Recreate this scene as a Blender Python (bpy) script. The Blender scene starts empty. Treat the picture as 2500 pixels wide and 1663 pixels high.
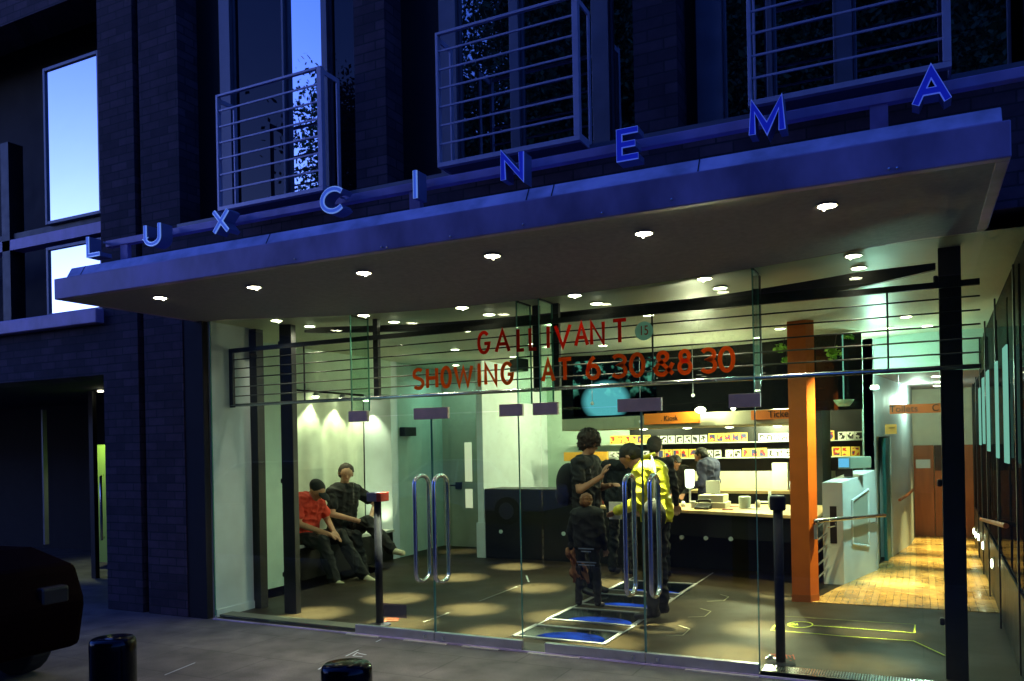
import bpy, bmesh, math, random
import numpy as np
from mathutils import Vector, Matrix
random.seed(7); rng = np.random.default_rng(7)
SC = bpy.context.scene
COL = SC.collection
PI = math.pi
# ------------------------------------------------------------------ camera
F, YAW, ROLL, Y0, H = 2000.0, 0.4616, 0.01965, 1087.5, 1.6
cd = bpy.data.cameras.new('camera'); cam = bpy.data.objects.new('camera', cd); COL.objects.link(cam)
cd.sensor_width = 36; cd.lens = F/2500*36; cd.shift_y = (Y0-831.5)/2500; cd.clip_end = 500; cd.clip_start = .05
cam.matrix_world = Matrix.Translation((0, 0, H)) @ Matrix.Rotation(YAW, 4, 'Z') @ Matrix.Rotation(PI/2, 4, 'X') @ Matrix.Rotation(-ROLL, 4, 'Z')
SC.camera = cam
# ------------------------------------------------------------------ dusk sky
w = bpy.data.worlds.new('World'); SC.world = w; w.use_nodes = True
nt = w.node_tree; bg = nt.nodes['Background']
sky = nt.nodes.new('ShaderNodeTexSky'); sky.sky_type = 'NISHITA'; sky.sun_disc = False
sky.sun_elevation = math.radians(5); sky.sun_rotation = math.radians(232); sky.ozone_density = 3.0
vm = nt.nodes.new('ShaderNodeMixRGB'); vm.blend_type = 'MULTIPLY'; vm.inputs[0].default_value = 1
vm.inputs[2].default_value = (.74, 1.20, 4.2, 1)
nt.links.new(sky.outputs[0], vm.inputs[1]); nt.links.new(vm.outputs[0], bg.inputs[0]); bg.inputs[1].default_value = 0.14
SC.view_settings.view_transform = 'Standard'; SC.view_settings.look = 'None'
SC.view_settings.exposure = -0.12; SC.view_settings.gamma = 1
SC.cycles.max_bounces = 8; SC.cycles.transparent_max_bounces = 24; SC.cycles.use_denoising = True
SC.cycles.glossy_bounces = 4; SC.cycles.diffuse_bounces = 4; SC.cycles.caustics_reflective = False; SC.cycles.caustics_refractive = False
SC.cycles.sample_clamp_indirect = 4
# ------------------------------------------------------------------ rays of the survey: photo sightlines turned into world points on known planes
def ray(u, v):
    x, y = u-1250, v-Y0; c, s = math.cos(ROLL), math.sin(ROLL)
    cx, cy = (c*x-s*y)/F, -(s*x+c*y)/F
    return Vector((math.cos(YAW)*cx-math.sin(YAW), math.sin(YAW)*cx+math.cos(YAW), cy))
def WY(u, v, y): d = ray(u, v); t = y/d.y; return Vector((0, 0, H))+d*t
def WX(u, v, x): d = ray(u, v); t = x/d.x; return Vector((0, 0, H))+d*t
def WZ(u, v, z=0): d = ray(u, v); t = (z-H)/d.z; return Vector((0, 0, H))+d*t
ZC = 2.845
def ceilz(x, y):
    s = max(0, 1-((x+2.9)/2.9)**2); t = min(1, max(0, (y-4.3)/1.5)); t = t*t*(3-2*t)
    return ZC-.12*s*t
# ------------------------------------------------------------------ materials
def mat(name, col, rough=.6, metal=0, spec=.5, var=0, vscale=8, bump=0, bscale=60, emit=None, estr=0, coat=0, streak=None):
    m = bpy.data.materials.new(name); m.use_nodes = True; n = m.node_tree; b = n.nodes['Principled BSDF']
    b.inputs['Base Color'].default_value = (*col, 1); b.inputs['Roughness'].default_value = rough
    b.inputs['Metallic'].default_value = metal; b.inputs['Specular IOR Level'].default_value = spec
    b.inputs['Coat Weight'].default_value = coat; b.inputs['Coat Roughness'].default_value = .05
    geo = n.nodes.new('ShaderNodeNewGeometry')
    if var:
        t = n.nodes.new('ShaderNodeTexNoise'); t.inputs['Scale'].default_value = vscale; t.inputs['Detail'].default_value = 6
        if streak:
            mp = n.nodes.new('ShaderNodeMapping'); mp.inputs['Scale'].default_value = streak
            n.links.new(geo.outputs['Position'], mp.inputs[0]); n.links.new(mp.outputs[0], t.inputs['Vector'])
        else: n.links.new(geo.outputs['Position'], t.inputs['Vector'])
        r = n.nodes.new('ShaderNodeMapRange'); r.inputs[1].default_value = .3; r.inputs[2].default_value = .7
        r.inputs[3].default_value = 1-var; r.inputs[4].default_value = 1+var
        mx = n.nodes.new('ShaderNodeVectorMath'); mx.operation = 'SCALE'; mx.inputs[0].default_value = col
        n.links.new(t.outputs[0], r.inputs[0]); n.links.new(r.outputs[0], mx.inputs['Scale']); n.links.new(mx.outputs[0], b.inputs['Base Color'])
        r2 = n.nodes.new('ShaderNodeMapRange'); r2.inputs[3].default_value = max(.02, rough-.12); r2.inputs[4].default_value = min(1, rough+.12)
        n.links.new(t.outputs[0], r2.inputs[0]); n.links.new(r2.outputs[0], b.inputs['Roughness'])
    if bump:
        t = n.nodes.new('ShaderNodeTexNoise'); t.inputs['Scale'].default_value = bscale; t.inputs['Detail'].default_value = 4
        n.links.new(geo.outputs['Position'], t.inputs['Vector'])
        bp = n.nodes.new('ShaderNodeBump'); bp.inputs['Strength'].default_value = bump; bp.inputs['Distance'].default_value = .01
        n.links.new(t.outputs[0], bp.inputs['Height']); n.links.new(bp.outputs[0], b.inputs['Normal'])
    if emit: b.inputs['Emission Color'].default_value = (*emit, 1); b.inputs['Emission Strength'].default_value = estr
    return m
def brickmat():
    m = bpy.data.materials.new('brick'); m.use_nodes = True; n = m.node_tree; b = n.nodes['Principled BSDF']; L = n.links.new
    g = n.nodes.new('ShaderNodeNewGeometry'); s = n.nodes.new('ShaderNodeSeparateXYZ'); L(g.outputs['Position'], s.inputs[0])
    a = n.nodes.new('ShaderNodeMath'); L(s.outputs[0], a.inputs[0]); L(s.outputs[1], a.inputs[1])
    c = n.nodes.new('ShaderNodeCombineXYZ'); L(a.outputs[0], c.inputs[0]); L(s.outputs[2], c.inputs[1])
    t = n.nodes.new('ShaderNodeTexBrick'); L(c.outputs[0], t.inputs['Vector'])
    t.inputs['Scale'].default_value = 1; t.inputs['Brick Width'].default_value = .235; t.inputs['Row Height'].default_value = .081
    t.inputs['Mortar Size'].default_value = .007; t.inputs['Mortar Smooth'].default_value = .3; t.inputs['Bias'].default_value = 0
    t.inputs['Color1'].default_value = (.050, .034, .045, 1); t.inputs['Color2'].default_value = (.115, .074, .092, 1); t.inputs['Mortar'].default_value = (.03, .03, .035, 1)
    no = n.nodes.new('ShaderNodeTexNoise'); no.inputs['Scale'].default_value = 3; no.inputs['Detail'].default_value = 9; no.inputs['Roughness'].default_value = .7; L(g.outputs['Position'], no.inputs['Vector'])
    mx = n.nodes.new('ShaderNodeMixRGB'); mx.blend_type = 'MULTIPLY'; mx.inputs[0].default_value = 1
    r = n.nodes.new('ShaderNodeMapRange'); r.inputs[1].default_value = .3; r.inputs[2].default_value = .7; r.inputs[3].default_value = .5; r.inputs[4].default_value = 1.2
    L(no.outputs[0], r.inputs[0]); L(t.outputs['Color'], mx.inputs[1]); L(r.outputs[0], mx.inputs[2]); L(mx.outputs[0], b.inputs['Base Color'])
    bp = n.nodes.new('ShaderNodeBump'); bp.inputs['Strength'].default_value = .6; bp.inputs['Distance'].default_value = .008; bp.invert = True
    L(t.outputs['Fac'], bp.inputs['Height']); L(bp.outputs[0], b.inputs['Normal']); b.inputs['Roughness'].default_value = .85
    return m
def slabmat(name, c1, c2, mort, bw, rh, off, rough, nscale=14, nvar=.35, fine=120, turn=False, spec=.5):
    m = bpy.data.materials.new(name); m.use_nodes = True; n = m.node_tree; b = n.nodes['Principled BSDF']; L = n.links.new
    g = n.nodes.new('ShaderNodeNewGeometry')
    t = n.nodes.new('ShaderNodeTexBrick')
    mp = n.nodes.new('ShaderNodeMapping'); mp.inputs['Rotation'].default_value = (0, 0, PI/2 if turn else 0); L(g.outputs['Position'], mp.inputs[0]); L(mp.outputs[0], t.inputs['Vector'])
    t.inputs['Scale'].default_value = 1; t.inputs['Brick Width'].default_value = bw; t.inputs['Row Height'].default_value = rh; t.offset = off
    t.inputs['Mortar Size'].default_value = .004; t.inputs['Color1'].default_value = (*c1, 1); t.inputs['Color2'].default_value = (*c2, 1); t.inputs['Mortar'].default_value = (*mort, 1)
    col = t.outputs['Color']
    for sc, va in ((nscale, nvar), (fine, .3), (1.3, .25)):
        no = n.nodes.new('ShaderNodeTexNoise'); no.inputs['Scale'].default_value = sc; no.inputs['Detail'].default_value = 5; L(g.outputs['Position'], no.inputs['Vector'])
        r = n.nodes.new('ShaderNodeMapRange'); r.inputs[1].default_value = .3; r.inputs[2].default_value = .7; r.inputs[3].default_value = 1-va; r.inputs[4].default_value = 1+va
        mx = n.nodes.new('ShaderNodeVectorMath'); mx.operation = 'SCALE'; L(no.outputs[0], r.inputs[0]); L(col, mx.inputs[0]); L(r.outputs[0], mx.inputs['Scale']); col = mx.outputs[0]
    L(col, b.inputs['Base Color']); b.inputs['Specular IOR Level'].default_value = spec
    r2 = n.nodes.new('ShaderNodeMapRange'); r2.inputs[1].default_value = .3; r2.inputs[2].default_value = .7; r2.inputs[3].default_value = rough-.12; r2.inputs[4].default_value = min(1, rough+.12)
    L(no.outputs[0], r2.inputs[0]); L(r2.outputs[0], b.inputs['Roughness'])
    bp = n.nodes.new('ShaderNodeBump'); bp.inputs['Strength'].default_value = .25; bp.inputs['Distance'].default_value = .004; bp.invert = True
    L(t.outputs['Fac'], bp.inputs['Height']); L(bp.outputs[0], b.inputs['Normal'])
    return m
def glassmat(name, tint, refl=None, rough=.0, rcol=(1, 1, 1)):
    m = bpy.data.materials.new(name); m.use_nodes = True; n = m.node_tree; n.nodes.clear(); L = n.links.new
    o = n.nodes.new('ShaderNodeOutputMaterial'); t = n.nodes.new('ShaderNodeBsdfTransparent'); t.inputs[0].default_value = (*tint, 1)
    g = n.nodes.new('ShaderNodeBsdfGlossy'); g.inputs['Roughness'].default_value = rough; g.inputs[0].default_value = (*rcol, 1)
    mx = n.nodes.new('ShaderNodeMixShader'); L(t.outputs[0], mx.inputs[1]); L(g.outputs[0], mx.inputs[2]); L(mx.outputs[0], o.inputs[0])
    if refl is None:
        f = n.nodes.new('ShaderNodeLayerWeight'); f.inputs[0].default_value = .5
        pw = n.nodes.new('ShaderNodeMath'); pw.operation = 'POWER'; pw.inputs[1].default_value = 4.5; L(f.outputs['Facing'], pw.inputs[0])
        ma = n.nodes.new('ShaderNodeMath'); ma.operation = 'MULTIPLY_ADD'; ma.inputs[1].default_value = .8; ma.inputs[2].default_value = .047; L(pw.outputs[0], ma.inputs[0]); L(ma.outputs[0], mx.inputs[0])
    else: mx.inputs[0].default_value = refl
    return m
def mirrorglass(name, refl, base=(.004, .005, .01), rcol=(1, 1, 1), wav=.0):
    m = bpy.data.materials.new(name); m.use_nodes = True; n = m.node_tree; n.nodes.clear(); L = n.links.new
    o = n.nodes.new('ShaderNodeOutputMaterial'); t = n.nodes.new('ShaderNodeBsdfDiffuse'); t.inputs[0].default_value = (*base, 1)
    g = n.nodes.new('ShaderNodeBsdfGlossy'); g.inputs['Roughness'].default_value = .01; g.inputs[0].default_value = (*rcol, 1)
    mx = n.nodes.new('ShaderNodeMixShader'); mx.inputs[0].default_value = refl; L(t.outputs[0], mx.inputs[1]); L(g.outputs[0], mx.inputs[2]); L(mx.outputs[0], o.inputs[0])
    if wav:
        ge = n.nodes.new('ShaderNodeNewGeometry'); no = n.nodes.new('ShaderNodeTexNoise'); no.inputs['Scale'].default_value = 1.6; L(ge.outputs['Position'], no.inputs['Vector'])
        bp = n.nodes.new('ShaderNodeBump'); bp.inputs['Strength'].default_value = wav; bp.inputs['Distance'].default_value = .02; L(no.outputs[0], bp.inputs['Height']); L(bp.outputs[0], g.inputs['Normal'])
    return m
def emat(name, col, s):
    m = bpy.data.materials.new(name); m.use_nodes = True; n = m.node_tree; n.nodes.clear()
    o = n.nodes.new('ShaderNodeOutputMaterial'); e = n.nodes.new('ShaderNodeEmission'); e.inputs[0].default_value = (*col, 1); e.inputs[1].default_value = s
    n.links.new(e.outputs[0], o.inputs[0]); return m
def printmat(name, paper, ink, scale, thr, ink2=None):
    m = bpy.data.materials.new(name); m.use_nodes = True; n = m.node_tree; b = n.nodes['Principled BSDF']; L = n.links.new
    g = n.nodes.new('ShaderNodeTexCoord'); t = n.nodes.new('ShaderNodeTexNoise'); t.inputs['Scale'].default_value = scale; t.inputs['Detail'].default_value = 1
    oi = n.nodes.new('ShaderNodeObjectInfo'); va = n.nodes.new('ShaderNodeVectorMath'); L(g.outputs['Object'], va.inputs[0]); va.operation = 'ADD'
    sc = n.nodes.new('ShaderNodeVectorMath'); sc.operation = 'SCALE'; sc.inputs[0].default_value = (9, 9, 9); L(oi.outputs['Random'], sc.inputs['Scale']); L(sc.outputs[0], va.inputs[1]); L(va.outputs[0], t.inputs['Vector'])
    cr = n.nodes.new('ShaderNodeValToRGB'); cr.color_ramp.interpolation = 'CONSTANT'; e = cr.color_ramp.elements
    e[0].color = (*paper, 1); e[1].position = thr; e[1].color = (*ink, 1)
    if ink2: k = e.new(thr+.09); k.color = (*ink2, 1)
    L(t.outputs[0], cr.inputs[0])
    # keep the print inside a paper margin
    sp = n.nodes.new('ShaderNodeSeparateXYZ'); L(g.outputs['Generated'], sp.inputs[0])
    fac = None
    for ax in (0, 2):
        a = n.nodes.new('ShaderNodeMath'); a.operation = 'SUBTRACT'; a.inputs[1].default_value = .5; L(sp.outputs[ax], a.inputs[0])
        c = n.nodes.new('ShaderNodeMath'); c.operation = 'ABSOLUTE'; L(a.outputs[0], c.inputs[0])
        d = n.nodes.new('ShaderNodeMath'); d.operation = 'LESS_THAN'; d.inputs[1].default_value = .38; L(c.outputs[0], d.inputs[0])
        if fac is None: fac = d.outputs[0]
        else:
            x = n.nodes.new('ShaderNodeMath'); x.operation = 'MULTIPLY'; L(fac, x.inputs[0]); L(d.outputs[0], x.inputs[1]); fac = x.outputs[0]
    mx = n.nodes.new('ShaderNodeMixRGB'); L(fac, mx.inputs[0]); mx.inputs[1].default_value = (*paper, 1); L(cr.outputs[0], mx.inputs[2]); L(mx.outputs[0], b.inputs['Base Color'])
    b.inputs['Roughness'].default_value = .45
    return m
def bluemat():
    m = emat('blue_lit_glass', (.035, .13, .85), .6); n = m.node_tree; e = [q for q in n.nodes if q.type == 'EMISSION'][0]
    g = n.nodes.new('ShaderNodeNewGeometry'); no = n.nodes.new('ShaderNodeTexNoise'); no.inputs['Scale'].default_value = 5; no.inputs['Detail'].default_value = 5; n.links.new(g.outputs['Position'], no.inputs['Vector'])
    r = n.nodes.new('ShaderNodeMapRange'); r.inputs[1].default_value = .35; r.inputs[2].default_value = .65; r.inputs[3].default_value = .18; r.inputs[4].default_value = .8; n.links.new(no.outputs[0], r.inputs[0]); n.links.new(r.outputs[0], e.inputs[1]); return m
def redvinyl(c=(.8, .06, .015, 1)):
    m = bpy.data.materials.new('red_vinyl'); m.use_nodes = True; n = m.node_tree; n.nodes.clear(); L = n.links.new
    o = n.nodes.new('ShaderNodeOutputMaterial'); a = n.nodes.new('ShaderNodeBsdfTranslucent'); b = n.nodes.new('ShaderNodeBsdfDiffuse'); mx = n.nodes.new('ShaderNodeMixShader'); mx.inputs[0].default_value = .2
    for q in (a, b): q.inputs[0].default_value = c
    L(a.outputs[0], mx.inputs[1]); L(b.outputs[0], mx.inputs[2]); L(mx.outputs[0], o.inputs[0]); return m
M = dict(
 brick=brickmat(),
 pave=slabmat('paving', (.142, .126, .112), (.165, .146, .130), (.082, .074, .066), .9, .6, .5, .75, nscale=4, nvar=.3),
 asphalt=mat('asphalt', (.05, .05, .05), .85, var=.3, vscale=40, bump=.5, bscale=200),
 floor=slabmat('lobby_stone', (.022, .015, .008), (.028, .019, .010), (.012, .009, .006), 1.2, .6, .5, .5, nscale=9, nvar=.22, spec=.12),
 wood=slabmat('oak_strip', (.36, .20, .06), (.50, .30, .10), (.28, .15, .05), 7.0, .065, .37, .26, nscale=5, nvar=.35, fine=35, turn=True),
 soffit=mat('soffit_paint', (.36, .32, .35), .6, var=.14, vscale=26, bump=.05, bscale=300),
 ceil=mat('ceiling_paint', (.66, .68, .52), .42, var=.06, vscale=4),
 fascia=mat('blue_grey_metal_fascia', (.50, .36, .58), .45, metal=.08, var=.38, vscale=3.2, bump=.3, bscale=2.2, streak=(1, 1, .6)),
 parapet=mat('light_metal_parapet', (.80, .66, .84), .4, metal=.05, var=.36, vscale=5, bump=.15, bscale=3, streak=(1, 1, 1.5)),
 steel=mat('painted_steel', (.62, .56, .66), .4, metal=.2, var=.08, vscale=10),
 frame=mat('window_frame_metal', (.20, .20, .23), .45, metal=.3, var=.1, vscale=6),
 dark=mat('dark_metal', (.012, .012, .014), .45, metal=.2, var=.2, vscale=10),
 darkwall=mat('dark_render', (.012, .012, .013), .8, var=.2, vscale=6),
 green=mat('pale_green_paint', (.47, .62, .53), .6, var=.07, vscale=5, bump=.04, bscale=120),
 white=mat('white_paint', (.66, .75, .80), .55, var=.06, vscale=6, bump=.04, bscale=120),
 drape=mat('wall_drape', (.60, .66, .54), .8, var=.08, vscale=6),
 door_grey=mat('grey_door', (.42, .42, .34), .5, var=.06, vscale=6),
 black=mat('black_laminate', (.008, .008, .009), .38, var=.2, vscale=6),
 benchtop=mat('bench_top', (.55, .56, .52), .5, var=.08, vscale=12),
 countertop=mat('ash_counter', (.62, .42, .20), .35, var=.15, vscale=14, streak=(.3, 3, 1)),
 chrome=mat('brushed_steel', (.74, .75, .78), .22, metal=1, var=.04, vscale=30, streak=(1, 1, .1)),
 plate=mat('plate_metal', (.82, .60, .50), .45, metal=.1, var=.1, vscale=9),
 rodmetal=mat('dark_rod_metal', (.16, .16, .14), .4, metal=.5),
 alu=mat('aluminium', (.62, .62, .68), .35, metal=.8, var=.08, vscale=12),
 orange=mat('orange_paint', (.72, .15, .012), .5, var=.08, vscale=6),
 osign=mat('orange_sign', (1, .24, .02), .5, var=.05, vscale=10),
 red=redvinyl(), red2=redvinyl((1, .27, .045, 1)),
 redplastic=mat('red_plastic', (.22, .015, .01), .5), blueplastic=mat('blue_plastic', (.10, .11, .30), .4),
 teal=mat('teal_door', (.02, .16, .22), .4, var=.06, vscale=5),
 wooddoor=mat('red_wood', (.36, .11, .035), .45, var=.2, vscale=5, streak=(3, 3, .4)),
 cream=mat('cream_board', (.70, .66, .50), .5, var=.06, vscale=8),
 paper=mat('paper', (.78, .78, .74), .7, var=.04, vscale=20),
 frost=mat('frosted_disc', (.60, .70, .68), .6),
 chalk=mat('chalk_paint', (.75, .78, .80), .8), ylw=mat('yellow_tape', (.60, .72, .06), .7, var=.2, vscale=40), redmark=mat('red_marker', (.55, .06, .03), .7),
 post=mat('post_metal', (.014, .014, .026), .6, spec=.15, metal=0, var=.05, vscale=20),
 bollard=mat('black_gloss_iron', (.003, .003, .003), .14, spec=.22, coat=.0, bump=.12, bscale=14),
 carred=mat('dark_red_car', (.006, .0008, .0006), .7, spec=.03), carsilver=mat('silver_car', (.60, .62, .66), .3, metal=.2, coat=1),
 rubber=mat('rubber', (.01, .01, .01), .8), carglass=mirrorglass('car_glass', .25),
 skin=mat('skin', (.42, .20, .11), .55), skin2=mat('skin_pale', (.52, .28, .17), .55), eye=mat('eye_dark', (.015, .01, .01), .2),
 hairblk=mat('black_hair', (.012, .009, .008), .7, bump=1, bscale=90), hairred=mat('ginger_hair', (.20, .075, .025), .6, bump=1, bscale=90), hairbrn=mat('brown_hair', (.035, .018, .012), .7, bump=1, bscale=90),
 cred=mat('red_cotton', (.55, .035, .015), .85, var=.1, vscale=20, bump=.3, bscale=25), cblk=mat('black_cotton', (.004, .004, .005), .85, var=.2, vscale=20, bump=.3, bscale=25),
 cjean=mat('dark_denim', (.0035, .004, .006), .85, var=.2, vscale=20, bump=.3, bscale=25), cyel=mat('yellow_nylon', (.72, .66, .03), .45, var=.1, vscale=14, bump=.5, bscale=18),
 cgreen=mat('green_lining', (.18, .30, .03), .6), cnavy=mat('navy_cotton', (.02, .025, .07), .85, bump=.3, bscale=25), cbrown=mat('brown_cloth', (.20, .08, .035), .85, var=.25, vscale=16, bump=.6, bscale=22),
 shoe=mat('pale_trainer', (.66, .60, .38), .5), shoeblk=mat('black_shoe', (.01, .01, .01), .4),
 leaf=mat('tree_leaf', (.05, .09, .03), .55, var=.35, vscale=2), bark=mat('tree_bark', (.08, .065, .05), .9, var=.3, vscale=10, bump=.6, bscale=30),
 far=mat('far_facade', (.10, .09, .08), .8, var=.2, vscale=2), farwin=mirrorglass('far_window', .3),
 clear=glassmat('clear_glass', (.90, .97, .92)), edge=mat('glass_edge', (.10, .30, .24), .15), greyglass=glassmat('green_glass_fin', (.80, .94, .88)),
 paneweak=mirrorglass('weak_mirror_pane', .03, wav=.1), pane=mirrorglass('window_pane', .42, rcol=(.9, .95, 1), wav=.10), panesky=mirrorglass('strong_mirror_pane', .93, rcol=(.95, 1, 1), wav=.05),
 smoked=mirrorglass('smoked_glass', .02, base=(.006, .007, .008)), rglass=mirrorglass('dark_side_glass', .09, base=(.006, .007, .009), wav=.15),
 lamp=emat('lamp_glow', (1, .93, .62), 26), lampin=emat('lamp_glow_inside', (1, .97, .66), 20), glowwhite=emat('lit_white_glass', (1, .98, .75), 3.2),
 bluelit=bluemat(), screen=emat('monitor_screen', (.16, .55, .95), 1.2), wallglow=emat('wall_streak_glow', (.32, .75, .62), .75),  # wall strips emit to imitate streaks reflected in dark glass
 greenlit=mat('lime_wall', (.36, .55, .10), .6),
 rimglow2=mat('letter_rim_glow_dim', (.42, .5, .9), .35, metal=.3, emit=(.10, .2, 1), estr=.42), faceglow2=mat('pale_letter_face', (.25, .38, .85), .4, emit=(.06, .17, 1), estr=.34), ledface=mat('blue_letter_face', (.05, .08, .85), .4, emit=(.02, .045, 1), estr=.13), ledrim=mat('letter_rim_glow', (.62, .72, .92), .35, metal=.3, emit=(.22, .42, 1), estr=.45), letterside=mat('letter_return', (.28, .28, .40), .4, metal=.4),  # faint emission paints lit edges onto metal rims; faces emit faintly too
 pw=printmat('programme_print', (.80, .80, .74), (.03, .03, .03), 26, .50), pr=printmat('red_programme_print', (.85, .62, .10), (.60, .03, .01), 16, .44, (.04, .05, .16)),
 phaze=glassmat('faint_reflection', (.55, .50, .72), .06, .4),
)
# ------------------------------------------------------------------ mesh builder
class MB:
    def __init__(s): s.v = []; s.f = []; s.m = []
    def add(s, vs, fs, mi=0):
        o = len(s.v); s.v += [tuple(v) for v in vs]; s.f += [tuple(o+i for i in f) for f in fs]; s.m += [mi]*len(fs)
    def box(s, x0, x1, y0, y1, z0, z1, mi=0):
        x0, x1 = sorted((x0, x1)); y0, y1 = sorted((y0, y1)); z0, z1 = sorted((z0, z1))
        s.add([(x0,y0,z0),(x1,y0,z0),(x1,y1,z0),(x0,y1,z0),(x0,y0,z1),(x1,y0,z1),(x1,y1,z1),(x0,y1,z1)],
              [(0,3,2,1),(4,5,6,7),(0,1,5,4),(1,2,6,5),(2,3,7,6),(3,0,4,7)], mi); return s
    def prism(s, pts, z0, z1, mi=0):   # pts: plan polygon, counter-clockwise
        n = len(pts); a = sum(pts[i][0]*pts[(i+1)%n][1]-pts[(i+1)%n][0]*pts[i][1] for i in range(n))
        if a < 0: pts = pts[::-1]
        g = (lambda z, i: z[i] if isinstance(z, (list, tuple)) else z)
        s.add([(p[0], p[1], g(z0, i)) for i, p in enumerate(pts)]+[(p[0], p[1], g(z1, i)) for i, p in enumerate(pts)],
              [tuple(range(n))[::-1], tuple(range(n, 2*n))]+[(i, (i+1)%n, n+(i+1)%n, n+i) for i in range(n)], mi); return s
    def ext(s, pts, y0, y1, mi=0):     # pts: (x,z) outline pushed through in y
        n = len(pts); a = sum(pts[i][0]*pts[(i+1)%n][1]-pts[(i+1)%n][0]*pts[i][1] for i in range(n))
        if a < 0: pts = pts[::-1]
        s.add([(p[0], y0, p[1]) for p in pts]+[(p[0], y1, p[1]) for p in pts],
              [tuple(range(n)), tuple(range(n, 2*n))[::-1]]+[((i+1)%n, i, n+i, n+(i+1)%n) for i in range(n)], mi); return s
    def lathe(s, c, prof, n=24, mi=0):  # prof: (r,z)
        vs = []; fs = []
        for r, z in prof:
            for k in range(n): a = 2*PI*k/n; vs.append((c[0]+r*math.cos(a), c[1]+r*math.sin(a), c[2]+z))
        m = len(prof)
        for j in range(m-1):
            for k in range(n): fs.append((j*n+k, j*n+(k+1)%n, (j+1)*n+(k+1)%n, (j+1)*n+k))
        fs.append(tuple(range(n))[::-1]); fs.append(tuple(range((m-1)*n, m*n))); s.add(vs, fs, mi); return s
    def tube(s, pts, r, n=10, mi=0, closed=False, r1=None):
        P = [Vector(p) for p in pts]; N = len(P); vs = []; fs = []; ref = None
        for i, p in enumerate(P):
            if closed: d = P[(i+1)%N]-P[i-1]
            else: d = P[min(i+1, N-1)]-P[max(i-1, 0)]
            d.normalize()
            if ref is None: ref = Vector((0, 0, 1)) if abs(d.z) < .8 else Vector((1, 0, 0))
            a = ref-d*ref.dot(d)
            if a.length < 1e-4: a = d.orthogonal()
            a.normalize(); ref = a; b = d.cross(a)
            rr = r if r1 is None else r+(r1-r)*i/(N-1)
            for k in range(n): t = 2*PI*k/n; vs.append(p+a*(rr*math.cos(t))+b*(rr*math.sin(t)))
        m = N if closed else N-1
        for i in range(m):
            j = (i+1) % N
            for k in range(n): fs.append((i*n+k, j*n+k, j*n+(k+1)%n, i*n+(k+1)%n)[::-1])
        if not closed: fs.append(tuple(range(n))); fs.append(tuple(range((N-1)*n, N*n))[::-1])
        s.add(vs, fs, mi); return s
    def ball(s, c, r, n=12, m=8, mi=0, R=None):
        r = r if isinstance(r, (tuple, list)) else (r, r, r); vs = [(0, 0, 1)]; fs = []
        for j in range(1, m):
            t = PI*j/m
            for k in range(n): a = 2*PI*k/n; vs.append((math.sin(t)*math.cos(a), math.sin(t)*math.sin(a), math.cos(t)))
        vs.append((0, 0, -1)); L = len(vs)-1
        for k in range(n): fs.append((0, 1+k, 1+(k+1)%n)); fs.append((L, 1+(m-2)*n+(k+1)%n, 1+(m-2)*n+k))
        for j in range(m-2):
            for k in range(n): fs.append((1+j*n+k, 1+(j+1)*n+k, 1+(j+1)*n+(k+1)%n, 1+j*n+(k+1)%n))
        out = []
        for v in vs:
            q = Vector((v[0]*r[0], v[1]*r[1], v[2]*r[2]))
            if R: q = R @ q
            out.append(q+Vector(c))
        s.add(out, fs, mi); return s
    def ribbon(s, pts, w, toP, th=.002, mi=0):  # flat stroke with mitred joints; pts 2D, toP maps (a,b,depth)->xyz
        P = [Vector((p[0], p[1])) for p in pts]; cl = (P[0]-P[-1]).length < 1e-6 and len(P) > 3
        if cl: P = P[:-1]
        N = len(P); Lf = []; Rt = []
        for i in range(N):
            a = P[i-1] if (i > 0 or cl) else None; b = P[(i+1) % N] if (i < N-1 or cl) else None
            d1 = (P[i]-a).normalized() if a is not None else (b-P[i]).normalized(); d2 = (b-P[i]).normalized() if b is not None else d1
            t = d1+d2; t = t.normalized() if t.length > 1e-3 else d1
            nn = Vector((-t.y, t.x)); c = max(.45, nn.dot(Vector((-d1.y, d1.x))))
            Lf.append(P[i]+nn*(w/2/c)); Rt.append(P[i]-nn*(w/2/c))
        vs = []
        for d in (0, th):
            for q in Lf: vs.append(toP(q.x, q.y, d))
            for q in Rt: vs.append(toP(q.x, q.y, d))
        fs = []; m = N if cl else N-1
        for i in range(m):
            j = (i+1) % N
            fs += [(i, j, N+j, N+i)[::-1], (2*N+i, 2*N+j, 3*N+j, 3*N+i), (i, 2*N+i, 2*N+j, j)[::-1], (N+i, N+j, 3*N+j, 3*N+i)[::-1]]
        if not cl: fs += [(0, N, 3*N, 2*N), (N-1, 3*N-1, 4*N-1, 2*N-1)]
        s.add(vs, fs, mi); return s
    def build(s, name, mats, parent=None, smooth=False, origin=None, bevel=0, label=None):
        me = bpy.data.meshes.new(name); o = bpy.data.objects.new(name, me); COL.objects.link(o)
        off = Vector((0, 0, 0)); q = parent
        while q is not None: off += q.location; q = q.parent
        if parent is None:
            org = Vector(origin) if origin is not None else Vector((0, 0, 0)); o.location = org; off = org
        me.from_pydata([tuple(Vector(v)-off) for v in s.v], [], s.f); me.update()
        for m in (mats if isinstance(mats, (list, tuple)) else [mats]): me.materials.append(m)
        if any(s.m):
            for p, k in zip(me.polygons, s.m): p.material_index = k
        bm = bmesh.new(); bm.from_mesh(me); bmesh.ops.recalc_face_normals(bm, faces=bm.faces); bm.to_mesh(me); bm.free()
        if smooth: me.shade_smooth() if hasattr(me, 'shade_smooth') else [setattr(p, 'use_smooth', True) for p in me.polygons]
        if bevel:
            b = o.modifiers.new('bevel', 'BEVEL'); b.width = bevel; b.segments = 2; b.limit_method = 'ANGLE'; b.harden_normals = False
        if parent is not None: o.parent = parent
        if label: o['label'] = label
        return o
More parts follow.
